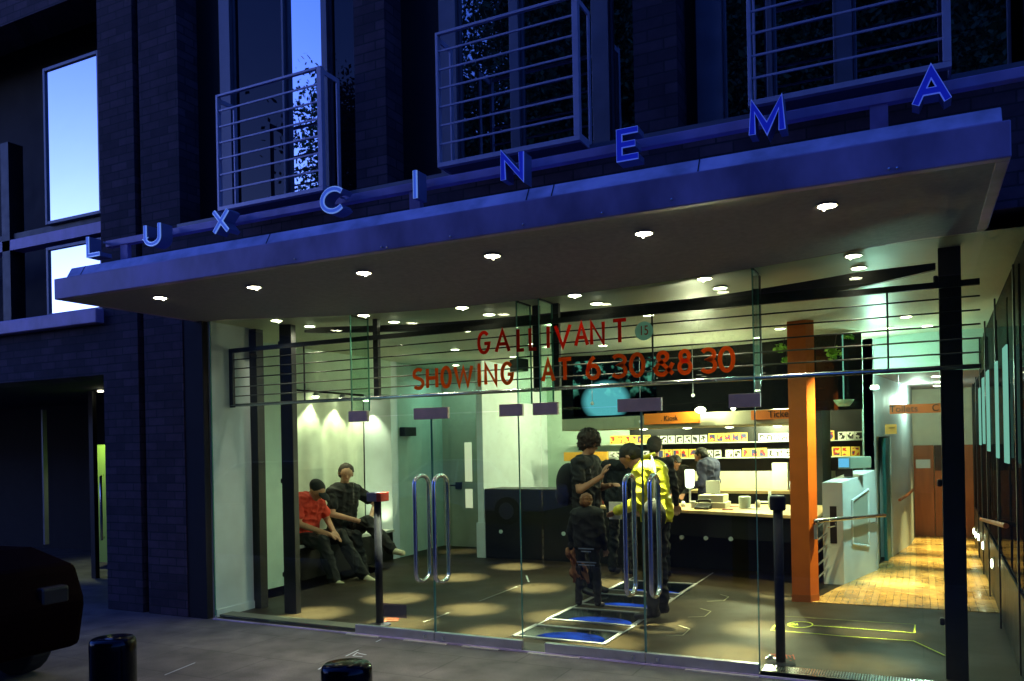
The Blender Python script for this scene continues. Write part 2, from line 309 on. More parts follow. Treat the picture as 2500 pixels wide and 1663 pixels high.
def tag(o, label, cat, group=None, kind=None):
    if label: o['label'] = label
    if cat: o['category'] = cat
    if group: o['group'] = group
    if kind: o['kind'] = kind
    return o
def thing(name, label, cat, loc=(0, 0, 0), group=None):
    o = bpy.data.objects.new(name, None); COL.objects.link(o); o.location = loc; o.empty_display_size = .1
    return tag(o, label, cat, group)
def struct(o): o['kind'] = 'structure'; return o
def lampobj(kind, name, parent, loc, energy, col, size=.04, spot=None, blend=.6, aim=None):
    d = bpy.data.lights.new(name, kind); d.energy = energy; d.color = col
    if kind == 'SPOT': d.spot_size = math.radians(spot); d.spot_blend = blend; d.shadow_soft_size = size
    elif kind == 'POINT': d.shadow_soft_size = size
    elif kind == 'AREA': d.size = size
    o = bpy.data.objects.new(name, d); COL.objects.link(o)
    off = Vector((0, 0, 0)); q = parent
    while q is not None: off += q.location; q = q.parent
    o.parent = parent; o.location = Vector(loc)-off
    if aim is not None: o.rotation_euler = (Vector(aim)-Vector(loc)).to_track_quat('-Z', 'Y').to_euler()
    return o
def copy_tree(o, loc, parent=None):
    c = o.copy(); COL.objects.link(c); c.parent = parent
    if loc is not None: c.location = loc
    for ch in [k for k in o.children]: copy_tree(ch, None, c)
    return c
ORD = ['first', 'second', 'third', 'fourth', 'fifth', 'sixth', 'seventh', 'eighth']
# ------------------------------------------------------------------ ground
YG = 5.725      # glazing line
g = MB(); g.add([(-60, 1.6, 0), (40, 1.6, 0), (40, 5.75, 0), (-60, 5.75, 0)], [(0, 1, 2, 3)]); struct(g.build('pavement', M['pave']))
g = MB(); g.box(-60, 40, 1.45, 1.6, -.12, .0); struct(g.build('kerb', mat('kerb_granite', (.2, .2, .2), .7, var=.2, vscale=20)))
g = MB(); g.add([(-90, -90, -.12), (90, -90, -.12), (90, 1.45, -.12), (-90, 1.45, -.12)], [(0, 1, 2, 3)]); struct(g.build('road', M['asphalt']))
g = MB(); g.add([(-90, 5.75, -.02), (90, 5.75, -.02), (90, 90, -.02), (-90, 90, -.02)], [(0, 1, 2, 3)]); struct(g.build('ground', M['darkwall']))
g = MB(); g.add([(-7.4, 5.75, .0), (.8, 5.75, .0), (.8, 13, .0), (-7.4, 13, .0)], [(0, 1, 2, 3)]); struct(g.build('lobby_floor', M['floor']))
fx = [(-1.0, 8.50), (.8, 8.56), (.8, 15.2), (-.3, 15.2), (-.3, 12.6), (-.62, 10.4)]
g = MB(); g.prism(fx, .001, .006); struct(g.build('corridor_floor', M['wood']))
g = MB(); g.prism([(-60, 5.75), (-6.31, 5.75), (-6.31, 9), (-60, 9)], -.01, .0); struct(g.build('passage_floor', M['pave']))
# ------------------------------------------------------------------ the cinema building
B = thing('cinema_building', 'dark brick cinema building with tall upper windows above a glazed lobby', 'building', (-3, 5.7, 0))
YW = 5.68
def wallbox(name, m, *b, bev=0): return MB().box(*b).build(name, m, B, bevel=bev)
ZT = 7.4
wallbox('brick_pier', M['brick'], -7.5, -6.985, YW, 6.1, 0, ZT)
wallbox('movement_joint', M['dark'], -6.985, -6.895, YW+.09, 6.1, 0, ZT)
wallbox('brick_pier', M['brick'], -6.895, -6.36, YW, 6.1, 0, ZT)
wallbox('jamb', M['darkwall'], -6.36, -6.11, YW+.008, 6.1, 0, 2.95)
wallbox('brick_pier', M['brick'], -4.255, -3.94, YW, 6.1, 3.79, ZT)
wallbox('brick_pier', M['brick'], -1.79, -1.475, YW, 6.1, 3.79, ZT)
wallbox('brick_pier', M['brick'], .62, 5.0, YW, 6.1, 0, ZT)
wallbox('brick_wall', M['brick'], -6.36, .62, YW, 6.1, 2.95, 3.75)
wallbox('sill', M['frame'], -6.36, .62, YW-.04, YW+.14, 3.752, 3.79)
wallbox('brick_wall', M['brick'], -16, -7.5, YW, 6.1, 2.41, 2.93)
wallbox('brick_wall', M['brick'], -16, -7.5, YW, 6.1, 6.38, ZT)
wallbox('sill', M['fascia'], -16, -7.48, YW-.09, YW+.12, 2.935, 3.08, bev=.01)
wallbox('steel_beam', M['fascia'], -16, -7.502, YW+.03, YW+.18, 3.885, 4.0)
wallbox('steel_beam', M['dark'], -16, -7.502, YW+.06, YW+.2, 4.0, 4.075)
wallbox('backing_wall', M['darkwall'], -16, 5, 6.42, 6.52, 2.9, ZT)
wallbox('roof', M['darkwall'], -16, 5, 5.7, 15.5, ZT, ZT+.1)
# left bay window
def window(x0, x1, z0, z1, y, pane, fr=.03, depth=.05):
    f = MB(); f.box(x0, x0+fr, y-depth, y, z0, z1).box(x1-fr, x1, y-depth, y, z0, z1).box(x0+fr, x1-fr, y-depth, y, z1-fr, z1).box(x0+fr, x1-fr, y-depth, y, z0, z0+fr)
    o = f.build('window', M['frame'], B, bevel=.004)
    MB().box(x0+fr, x1-fr, y-.03, y-.018, z0+fr, z1-fr).build('pane', pane, o)
    return o
window(-8.40, -7.50, 4.075, 5.76, YW+.06, M['panesky'], .035); window(-8.40, -7.50, 3.08, 3.83, YW+.06, M['panesky'], .035)
wallbox('mullion', M['dark'], -9.19, -9.05, YW+.03, YW+.2, 3.08, 5.1)
# upper windows (set back in dark openings)
yw = 5.95
for (x0, x1, pn) in ((-5.855, -5.215, 'paneweak'), (-5.19, -4.755, 'panesky'), (-4.69, -4.26, 'paneweak'), (-3.36, -2.87, 'pane'), (-2.79, -2.17, 'pane'), (-2.04, -1.80, 'pane'), (-1.2, -.88, 'pane'), (-.86, -.45, 'pane'), (-.35, .55, 'pane')):
    window(x0, x1, 3.79, ZT, yw, M[pn], .022)
for x0, x1 in ((-5.99, -5.857), (-4.753, -4.69), (-3.52, -3.362), (-2.868, -2.792), (-2.168, -2.042), (-1.38, -1.202), (-.448, -.352), (-.878, -.862), (-5.213, -5.192)):
    wallbox('mullion', M['frame'], x0, x1, yw-.09, yw+.03, 3.79, ZT)
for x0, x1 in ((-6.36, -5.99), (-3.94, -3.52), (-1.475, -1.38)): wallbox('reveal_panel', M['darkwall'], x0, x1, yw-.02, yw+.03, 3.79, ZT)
# lobby shell
wallbox('side_wall', M['white'], -6.29, -6.08, 5.76, 6.35, 0, 2.95)
MB().box(-6.08, -6.068, 5.77, 6.35, 0, .075).build('skirting', M['white'], B)
wallbox('lobby_wall', M['green'], -7.0, -6.75, 6.35, 7.7, 0, 2.95); MB().box(-6.75, -6.738, 6.35, 7.69, 0, .07).build('skirting', M['green'], B)
wallbox('lobby_wall', M['green'], -6.75, -6.29, 6.33, 6.37, 0, 2.95)
wallbox('niche_header', M['green'], -7.0, -6.77, 7.7, 9.75, 2.36, 2.95)
# niche back: softly pleated wall hanging
nb = MB(); NY = 90
ys = [7.7+2.05*i/NY for i in range(NY+1)]
xs = [-7.24+.018*math.sin(y*9)+.010*math.sin(y*23+1)+.02*math.sin(y*3.1) for y in ys]
zz = [0, .6, 1.2, 1.8, 2.36]; vs = []
for j, z in enumerate(zz):
    for i, y in enumerate(ys): vs.append((xs[i]+.008*math.sin(y*15+j*1.3), y, z))
nb.add(vs, [(j*(NY+1)+i, j*(NY+1)+i+1, (j+1)*(NY+1)+i+1, (j+1)*(NY+1)+i) for j in range(4) for i in range(NY)])
nb.build('wall_hanging', M['drape'], B, smooth=True)
wallbox('niche_back', M['darkwall'], -7.5, -7.30, 7.5, 9.95, 0, 2.95); wallbox('niche_side', M['green'], -7.30, -7.0, 7.6, 7.7, 0, 2.95)
wallbox('niche_side', M['white'], -7.26, -6.79, 9.76, 9.93, 0, 2.95)
wallbox('lobby_wall', M['green'], -7.2, -6.80, 9.93, 10.32, 0, 2.95); wallbox('lobby_wall', M['green'], -7.2, -6.93, 10.32, 11.4, 0, 2.95)
wallbox('lobby_wall', M['door_grey'], -6.93, -5.70, 11.4, 11.5, 0, 2.95)
wallbox('pier', M['white'], -5.70, -5.60, 10.32, 12.6, 0, 2.95); MB().box(-5.72, -5.585, 10.30, 10.5, 0, .5).build('pier_base', M['white'], B)
wallbox('lobby_wall', M['green'], -5.6, -.62, 12.6, 12.7, 0, 2.95)
wallbox('lobby_wall', M['green'], -.62, -.49, 10.80, 12.7, 0, 2.95)
cw = [(-.49, 10.82), (-.475, 10.95)]
cb = MB()
path = [(-.345, 12.08), (-.30, 12.5), (-.235, 12.95), (-.165, 13.38), (-.125, 13.8), (-.105, 14.3), (-.100, 15.1)]
for a, b in zip(path, path[1:]): cb.prism([a, b, (b[0]-.2, b[1]), (a[0]-.2, a[1])], 0, 2.95)
cb.build('curved_wall', M['white'], B)
MB().prism([(-.488, 10.80), (-.475, 10.98), (-.6, 10.98), (-.6, 10.80)], 0, 2.95).build('corridor_wall', M['white'], B)
MB().prism([(-.475, 10.98), (-.345, 12.08), (-.5, 12.08), (-.6, 10.98)], 1.62, 2.95).build('corridor_wall', M['white'], B)
wallbox('store_wall', M['darkwall'], -1.2, -1.1, 10.98, 12.1, 0, 2.4); wallbox('corridor_header', M['green'], -.487, .75, 10.9, 11.0, 2.375, 2.95)
wallbox('corridor_wall', M['cream'], -.3, .9, 14.9, 15.0, 0, 2.95)
wallbox('right_wall', M['darkwall'], .78, .95, 5.76, 15.0, 0, 2.95)
wallbox('rear_wall', M['darkwall'], -8, 2, 15.1, 15.3, 0, 4)
# passage at far left
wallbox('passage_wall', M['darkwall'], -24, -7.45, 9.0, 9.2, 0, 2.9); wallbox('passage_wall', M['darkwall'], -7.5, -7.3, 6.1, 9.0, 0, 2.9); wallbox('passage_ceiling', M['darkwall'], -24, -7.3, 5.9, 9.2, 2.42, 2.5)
wallbox('lit_wall', M['greenlit'], -10.27, -9.6, 7.6, 7.66, .10, 1.72)
wallbox('passage_frame', M['dark'], -9.55, -9.47, 7.0, 7.06, 0, 2.4); wallbox('passage_frame', M['frame'], -10.5, -10.47, 7.0, 7.06, .4, 2.2)
hnd = MB(); hnd.tube([(-9.43, 7.1, .52), (-9.31, 6.98, .5), (-9.31, 6.98, 1.3), (-9.43, 7.1, 1.32)], .016); hnd.build('pull_handle', M['chrome'], B, smooth=True)
pl = thing('passage_lamp', 'small lit downlight in the dark passage left of the brick pier', 'lamp', (-9.31, 7.0, 2.325))
MB().lathe((-9.31, 7.0, 2.40), [(.05, .02), (.05, 0)], 16).build('trim', M['chrome'], pl); MB().lathe((-9.31, 7.0, 2.385), [(.035, .01), (.035, 0)], 16).build('bulb', M['lampin'], pl)
lampobj('SPOT', 'passage_light', pl, (-10.0, 7.2, 2.2), 60, (.8, 1, .5), .03, 80, .8, aim=(-10.05, 7.6, .6))
# ceilings
def ceilmesh(x0, x1, y0, y1, nx, ny, up=.0):
    mb = MB(); vs = []
    for layer in (0, .12):
        for j in range(ny+1):
            for i in range(nx+1):
                x = x0+(x1-x0)*i/nx; y = y0+(y1-y0)*j/ny; vs.append((x, y, ceilz(x, y)+layer+up))
    n = (nx+1)*(ny+1); fs = []
    for j in range(ny):
        for i in range(nx):
            a = j*(nx+1)+i; fs.append((a, a+nx+1, a+nx+2, a+1)); fs.append((n+a, n+a+1, n+a+nx+2, n+a+nx+1))
    mb.add(vs, fs); return mb
struct(ceilmesh(-7.3, .79, YG+.02, 12.6, 48, 20).build('ceiling', M['ceil'], smooth=True))
g = MB().box(-.6, .9, 11.0, 15.0, 2.38, 2.45); struct(g.build('corridor_ceiling', M['soffit']))
# ------------------------------------------------------------------ canopy
YF = 4.27
C = thing('entrance_canopy', 'long blue-grey metal canopy projecting over the cinema entrance', 'canopy', (-2.9, 5, 2.84))
ceilmesh(-6.19, .375, YF+.06, YG+.02, 40, 12).build('soffit', M['soffit'], C, smooth=True)
f = MB(); f.box(-6.21, .39, YF, YF+.06, ZC-.002, 3.010); f.box(-6.21, -6.15, YF+.06, YW, ZC-.002, 3.010); f.box(.33, .39, YF+.06, YW, ZC-.002, 3.010)
f.build('fascia', M['fascia'], C, bevel=.006)
f = MB(); f.add([(-6.10, YF+.03, 3.018), (.36, YF+.03, 3.018), (.36, YF+.075, 3.098), (-6.10, YF+.075, 3.098), (-6.10, YF+.12, 3.018), (.36, YF+.12, 3.018), (.36, YF+.12, 3.098), (-6.10, YF+.12, 3.098)], [(0, 1, 2, 3), (3, 2, 6, 7), (0, 4, 5, 1), (4, 7, 6, 5), (0, 3, 7, 4), (1, 5, 6, 2)]); f.box(-6.10, -6.05, YF+.12, YW, 3.018, 3.098); f.box(.31, .36, YF+.12, YW, 3.018, 3.098)
f.build('parapet', M['parapet'], C, bevel=.006)
MB().box(-6.13, .34, YF+.07, YW, 3.004, 3.030).build('roof_deck', M['fascia'], C)
for x in (-5.93, -4.0, -2.02, -1.86, -1.02): jt = MB(); jt.add([(x, YF+.028, 3.02), (x+.006, YF+.028, 3.02), (x+.006, YF+.072, 3.097), (x, YF+.072, 3.097), (x, YF+.034, 3.02), (x+.006, YF+.034, 3.02), (x+.006, YF+.078, 3.097), (x, YF+.078, 3.097)], [(0, 1, 2, 3), (4, 7, 6, 5), (0, 3, 7, 4), (1, 5, 6, 2), (3, 2, 6, 7), (0, 4, 5, 1)]); jt.build('seam', M['dark'], C)
for u, v in ((1640, 487), (1470, 520), (1277, 548), (1100, 577), (945, 603), (932, 603), (2170, 412), (2190, 410), (720, 632)):
    p = WY(u, v, YF-.004); MB().ball(p, .007, 8, 6).build('fixing_bolt', M['chrome'], C)
# raised wall rail and posts that carry the letters
R = thing('sign_rail', 'slim blue metal rail behind the canopy letters on short posts', 'rail', (-3, 4.87, 3.03))
MB().box(-6.36, .52, 4.86, 4.92, 3.405, 3.462).build('rail', M['fascia'], R, bevel=.004)
for u in (307, 1018, 2150):
    p = WY(u, 480, 4.9); MB().box(p.x-.045, p.x+.045, 4.87, 4.91, 3.03, 3.405).build('post', M['fascia'], R)
# ------------------------------------------------------------------ letters
def arc(cx, cy, rx, ry, a0, a1, n=14): return [(cx+rx*math.cos(math.radians(a0+(a1-a0)*i/n)), cy+ry*math.sin(math.radians(a0+(a1-a0)*i/n))) for i in range(n+1)]
G = {  # strokes in a box 1 wide, 1 high
 'L': [[(0, 1), (0, 0), (1, 0)]], 'U': [[(0, 1), (0, .35)]+arc(.5, .35, .5, .35, 180, 360)+[(1, 1)]], 'X': [[(0, 0), (1, 1)], [(0, 1), (1, 0)]],
 'C': [arc(.5, .5, .5, .5, 42, 318, 22)], 'I': [[(.5, 0), (.5, 1)]], 'N': [[(0, 0), (0, 1), (1, 0), (1, 1)]],
 'E': [[(1, 1), (0, 1), (0, 0), (1, 0)], [(0, .5), (.85, .5)]], 'M': [[(0, 0), (.04, 1), (.5, .12), (.96, 1), (1, 0)]], 'A': [[(0, 0), (.5, 1), (1, 0)], [(.18, .36), (.82, .36)]],
 'G': [arc(.5, .5, .5, .5, 45, 340, 20)+[(1, .45), (.55, .45)]], 'V': [[(0, 1), (.5, 0), (1, 1)]], 'T': [[(0, 1), (1, 1)], [(.5, 1), (.5, 0)]],
 'S': [arc(.5, .75, .48, .25, 40, 215, 12)+arc(.5, .25, .5, .25, 50, -145, 12)], 'H': [[(0, 0), (0, 1)], [(1, 0), (1, 1)], [(0, .5), (1, .5)]],
 'O': [arc(.5, .5, .5, .5, 0, 360, 26)], 'W': [[(0, 1), (.25, 0), (.5, .9), (.75, 0), (1, 1)]], 'i': [[(.5, 0), (.5, 1)], [(.2, 0), (.8, 0)], [(.2, 1), (.8, 1)]],
 '6': [arc(.5, .3, .5, .3, 0, 360, 22), [(.03, .38), (.12, .62), (.35, .88), (.62, 1.0)]], '3': [arc(.42, .77, .5, .23, 150, -80, 12)+arc(.42, .27, .56, .27, 85, -150, 14)],
 '0': [arc(.5, .5, .5, .5, 0, 360, 26)], '8': [arc(.5, .77, .40, .23, 0, 360, 20), arc(.5, .28, .5, .28, 0, 360, 22)],
 '&': [[(1.05, .0), (.25, .62)]+arc(.45, .80, .27, .2, 215, -45, 14)+[(.25, .50), (.04, .34)]+arc(.38, .22, .38, .24, 150, 290, 10)+[(.85, .22), (1.05, .50)]],
}
KD = 1/0.9428
LT = [('L', 200, 528, 232, 585), ('U', 332, 498, 370, 560), ('X', 490, 467, 528, 535), ('C', 738, 420, 797, 492), ('I', 952, 380, 966, 455), ('N', 1153, 338, 1206, 418), ('E', 1420, 285, 1475, 375), ('M', 1724, 215, 1807, 315), ('A', 2098, 142, 2190, 242)]
yl = 4.70
pos_word = {'L': 'hanging over the left end of the canopy', 'U': 'beside the L', 'X': 'ending the first word', 'C': 'below the left balcony railing', 'I': 'a single slim stroke over a post', 'N': 'under the middle balcony', 'E': 'between the N and the M', 'M': 'under the right balcony corner', 'A': 'last on the right'}
for ch, a, b, c, d in LT:
    p0 = WY(a*KD, d*KD, yl); p1 = WY(c*KD, b*KD, yl); wd = p1.x-p0.x; zb, ht = 3.285, .195
    if ch == 'I': wd = .001
    wst = .034 if ch in 'LUXI' else .037
    t = thing('sign_letter', 'raised metal letter %s on the canopy sign, %s' % (ch, pos_word[ch]), 'sign letter', (p0.x+wd/2, yl+.07, zb), 'letters of the canopy sign')
    hw = wst/2
    def mk(w_, yy, th, m, nm):
        mb = MB()
        for k, st in enumerate(G[ch]):
            pts = [(p0.x+hw+x*max(0, wd-2*hw), zb+hw+y*(ht-2*hw)) if ch != 'I' else (p0.x+hw, zb+hw*.2+y*(ht-hw*.4)) for x, y in st]
            if (ch in 'XA' and k == 1): dy = .0012
            elif ch == 'E' and k == 1: dy = .0012
            else: dy = 0
            mb.ribbon(pts, w_, lambda p, q, dd: (p, yy-dy+dd, q), th)
        return mb.build(nm, m, t)
    mk(wst, yl, .115, M['letterside'], 'return'); mk(wst+.001, yl-.006, .006, M['ledrim' if ch in 'LUXCI' else 'rimglow2'], 'rim'); mk(wst-(.016 if ch in 'LUXCI' else .009), yl-.011, .004, M['faceglow2' if ch in 'LUXCI' else 'ledface'], 'face')  # ledrim and ledface are metal rims and faces with painted faint emission
    MB().tube([(p0.x+wd/2-.01, yl+.1, 3.43), (p0.x+wd/2-.01, 4.865, 3.43)], .008).build('bracket', M['steel'], t)
# ------------------------------------------------------------------ balconies
def balcony(x0, x1, z0, z1, label, nr=6):
    y0, y1 = 5.45, 5.70
    t = thing('balcony_railing', label, 'railing', ((x0+x1)/2, 5.6, z0), 'balcony railings on the upper windows')
    f = MB(); s = .022
    f.box(x0, x0+s, y0, y0+.045, z0, z1).box(x1-.045, x1, y0, y0+.045, z0, z1).box(x0+s, x1-.045, y0, y0+.03, z1-.02, z1).box(x0, x1, y0+.001, y0+.05, z0-.035, z0)
    f.build('frame', M['steel'], t, bevel=.002)
    for k in range(nr):
        z = z0+(z1-z0)*(k+1)/(nr+1)
        MB().box(x0+s, x1-.045, y0+.008, y0+.02, z-.0065, z+.0065).build('bar', M['steel'], t)
    for x in (x0, x1-.012):
        f = MB(); f.box(x, x+.012, y0+.045, y1, z1-.06, z1-.02).box(x, x+.012, y0+.045, y1, z0-.035, z0+.02).box(x, x+.012, y1-.04, y1, z0+.02, z1-.06); f.build('side_bracket', M['steel'], t)
    MB().box(x0+.02, x1-.02, y0+.05, y1, z0-.03, z0-.02).build('base_plate', M['frame'], t)
balcony(-5.63, -4.43, 3.80, 4.81, 'small balcony railing of thin horizontal bars, leftmost of three')
balcony(-3.31, -2.125, 3.80, 4.81, 'balcony railing of thin bars, middle of three above the N')
balcony(-.955, .207, 3.80, 4.81, 'balcony railing of thin bars, rightmost, behind the M')
# ------------------------------------------------------------------ glazing
GT = lambda x: ceilz(x, YG)-.004
def pane(mb, x0, x1, z0, z1=None, y=YG, th=.012):
    n = 1 if z1 is not None else 6
    for i in range(n):
        a = x0+(x1-x0)*i/n; b = x0+(x1-x0)*(i+1)/n
        za = z1 if z1 is not None else GT(a); zb = z1 if z1 is not None else GT(b)
        mb.ext([(a, z0), (b, z0), (b, zb), (a, za)], y, y+th)
    return mb
JX = [-4.39, -3.585, -2.79, -2.60, -1.80, -1.00]
def overpanel(name, label, x0, x1, z0):
    t = thing(name, label, 'glass panel', ((x0+x1)/2, YG, z0), 'fixed glass panels of the entrance front')
    mb = MB(); mb.ext([(x0+.004, z0+.004), (x1-.004, z0+.004), (x1-.004, GT(x1)), ((x0+x1)/2, GT((x0+x1)/2)), (x0+.004, GT(x0))], YG, YG+.012)
    mb.build('pane', M['clear'], t)
    e = MB(); e.box(x0-.003, x0+.003, YG-.001, YG+.013, z0, GT(x0)); e.build('pane_edge', M['edge'], t)
    return t
ZD = 1.87
overpanel('glazing_panel', 'fixed clear glass sidelight left of the doors beside the black post', -6.05, JX[0], .03)
overpanel('glazing_panel', 'glass overpanel above the left door pair carrying painted red letters', JX[0], JX[2], ZD)
overpanel('glazing_panel', 'narrow fixed glass strip between the two pairs of doors', JX[2], JX[3], .10)
overpanel('glazing_panel', 'glass overpanel above the right door pair', JX[3], JX[5], ZD)
overpanel('glazing_panel', 'wide fixed glass panel right of the doors behind the floor grating', JX[5], .62, .03)
for k, (x, y1, lab) in enumerate(((JX[0], 5.98, 'left'), (JX[2], 5.98, 'middle left'), (JX[3], 5.98, 'middle right'), (JX[5], 5.94, 'right'))):
    t = thing('glass_fin', 'vertical green glass fin standing behind the entrance front, %s of four' % lab, 'glass fin', (x, YG+.1, 2.0), 'glass fins')
    MB().box(x-.006, x+.006, YG+.016, y1, 1.93, ceilz(x, YG)-.01).build('blade', M['greyglass'], t); MB().box(x-.0065, x+.0065, y1, y1+.006, 1.93, ceilz(x, y1)-.01).build('blade_edge', M['edge'], t)
    MB().box(x-.01, x+.01, YG+.02, y1, ceilz(x, YG)-.012, ceilz(x, YG)-.002).build('head_channel', M['dark'], t)
def door(x0, x1, hx, label, hinge_left):
    t = thing('glass_door', label, 'door', ((x0+x1)/2, YG, 0), 'frameless glass entrance doors')
    MB().box(x0+.004, x1-.004, YG, YG+.012, .083, ZD-.004).build('pane', M['clear'], t)
    e = MB(); xe = x1-.004 if hinge_left else x0+.004
    e.box(xe-.0025, xe+.0025, YG-.001, YG+.013, .083, ZD-.004); e.build('pane_edge', M['edge'], t)
    MB().box(x0+.004, x1-.004, YG-.016, YG+.028, .012, .082).build('bottom_rail', M['alu'], t, bevel=.003)
    r, yc, hw, z0, z1 = .0175, YG+.006, .105, .56, 1.30
    pts = [(hx, yc-hw, z0+i*(z1-z0)/6) for i in range(7)]+[(hx, yc-hw*math.cos(a), z1+hw*.62*math.sin(a)) for a in [PI*i/12 for i in range(1, 12)]]
    pts += [(hx, yc+hw, z1-i*(z1-z0)/6) for i in range(7)]+[(hx, yc+hw*math.cos(a), z0-hw*.62*math.sin(a)) for a in [PI*i/12 for i in range(1, 12)]]
    MB().tube(pts, r, 16, closed=True).build('pull_handle', M['chrome'], t, smooth=True)
    lk = MB(); lk.lathe((x1-.09 if hinge_left else x0+.09, YG-.02, .045), [(.014, -.014), (.014, .014)], 14); lk.build('floor_lock', M['chrome'], t)
h1 = WY(1014, 1300, YG-.1).x; h2 = WY(1061, 1300, YG-.1).x; h3 = WY(1527, 1300, YG-.1).x; h4 = WY(1588, 1300, YG-.1).x
door(JX[0], JX[1], h1, 'glass door nearest the seated people, leftmost of four', True)
door(JX[1], JX[2], h2, 'glass door of the left pair, its handle at its left edge', False)
door(JX[3], JX[4], h3, 'glass door in front of the person in yellow, left leaf of right pair', True)
door(JX[4], JX[5], h4, 'glass door with its handle near the orange column side, rightmost leaf', False)
for x0, x1, s in ((-4.417, -4.222, 'by the left fin'), (-3.747, -3.423, 'across the left door pair'), (-2.949, -2.75, 'left of the centre strip'), (-2.659, -2.454, 'right of the centre strip'), (-1.975, -1.647, 'across the right door pair'), (-1.17, -.96, 'brightest, at the far right fin')):
    o = MB().box(x0, x1, YG-.012, YG+.024, 1.828, 1.922).build('patch_plate', M['plate'], None, bevel=.002, origin=((x0+x1)/2, YG, 1.87)); tag(o, 'oblong metal patch plate clamped on the glass, %s' % s, 'plate', 'patch plates on the glass')
for x0, x1, n in ((-4.41, -3.78, 0), (-3.60, -2.80, 1), (-2.62, -1.98, 2), (-1.82, -1.0, 3)):
    pass
# threshold
t = thing('threshold_strip', 'metal threshold strip along the foot of the glass front', 'threshold', (-2.9, YG, 0))
MB().box(-6.05, JX[0], YG+.06, YG+.22, .004, .03).build('sill', mat('sill_metal', (.16, .16, .13), .5), t); MB().box(-6.05, .6, YG-.03, YG-.018, .0, .012).build('lip', M['parapet'], t); MB().box(-6.05, .6, YG-.017, YG+.24, .0, .008).build('dark_channel', M['dark'], t)
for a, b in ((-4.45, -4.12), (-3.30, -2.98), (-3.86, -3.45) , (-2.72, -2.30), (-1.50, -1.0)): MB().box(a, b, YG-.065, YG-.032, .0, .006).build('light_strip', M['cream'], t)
t = thing('floor_grating', 'slotted metal floor grating inside the right glass panel', 'grating', (-.2, YG+.12, 0))
gb = MB()
for i in range(95): x = -.99+i*.0168; gb.box(x, x+.009, YG+.03, YG+.20, .010, .030)
o = gb.build('bars', M['chrome'], t); MB().box(-1.0, .61, YG+.012, YG+.028, .009, .033).build('frame', M['dark'], t)
# ------------------------------------------------------------------ posts, curved beam, grille
def post(x0, x1, y, label, yb=None):
    t = thing('steel_post', label, 'post', ((x0+x1)/2, y, 0), 'black steel posts inside the front')
    MB().box(x0, x1, y, y+.07, 0, ceilz(x0, y)+.05).build('shaft', M['dark'], t, bevel=.004)
    for z in (.35, 1.27, 2.62):
        MB().box(x0-.03, x0, y+.01, y+.06, z, z+.05).build('lug', M['dark'], t, bevel=.01)
post(-5.60, -5.45, 6.18, 'black steel post inside the glass beside the seated people')
post(.130, .262, 6.10, 'broad black steel post at the right end of the glass front')
t = thing('steel_jamb', 'slim black steel jamb where the glass meets the pale side wall', 'jamb', (-6.04, 6.2, 0)); MB().box(-6.079, -5.985, 6.27, 6.37, 0, 2.83).build('shaft', M['dark'], t); MB().tube([(-6.02, 6.24, 2.58), (-5.93, 6.24, 2.58)], .035).build('lug', M['dark'], t)
bm_ = []
pt = [(743, 806), (780, 799), (880, 796), (1000, 792), (1180, 780), (1400, 759), (1600, 738), (1750, 722), (1950, 690), (2100, 664), (2284, 642)]
pb = [(743, 812), (790, 813), (880, 811), (1000, 809), (1180, 801), (1400, 784), (1600, 766), (1750, 755), (1950, 729), (2100, 701), (2284, 658)]
t = thing('curved_beam', 'long dark curved beam under the lobby ceiling behind the glass', 'beam', (-2.6, 6.4, 2.6)); mb = MB()
for (a, b), (c, d) in zip(zip(pt, pb), zip(pt[1:], pb[1:])):
    yb = 6.12
    A, Bq, Cq, D = WY(*a, yb), WY(*b, yb), WY(*c, yb), WY(*d, yb)
    vs = [A, Cq, D, Bq]+[q+Vector((0, .05, 0)) for q in (A, Cq, D, Bq)]
    mb.add(vs, [(0, 1, 2, 3), (7, 6, 5, 4), (0, 4, 5, 1), (1, 5, 6, 2), (2, 6, 7, 3), (3, 7, 4, 0)])
mb.build('web', M['dark'], t)
t = thing('transom_grille', 'long horizontal rail grille hung across the lobby behind the glass', 'grille', (-2.9, 5.98, 2.04))
yg = 5.98
zt, zb = 2.583, 2.046
MB().box(-6.066, .36, yg, yg+.03, zt-.02, zt+.02).build('top_rail', M['dark'], t); MB().tube([(-6.066, yg+.015, zb), (.36, yg+.015, zb)], .016, 12).build('bottom_rail', M['chrome'], t, smooth=True)
for k in range(5):
    z = zt+(zb-zt)*(k+1)/6; MB().tube([(-6.05, yg+.015, z), (.36, yg+.015, z)], .0055, 8).build('rod', M['rodmetal'] if k > 2 else M['dark'], t)
mb = MB(); mb.box(-6.066, -6.02, yg, yg+.03, zb-.02, zt)
for u in (739, 1592, 2168): p = WY(u, 850, yg); mb.box(p.x-.006, p.x+.006, yg+.01, yg+.02, zb, zt)
mb.build('divider', M['dark'], t)
for (u, wd) in ((921, .05), (1312, .055), (1361, .05), (1851, .05)):
    p = WY(u, 860, yg+.06); MB().box(p.x-wd/2, p.x+wd/2, yg+.032, yg+.075, 2.03, ceilz(p.x, yg)).build('hanger', M['dark'], t)
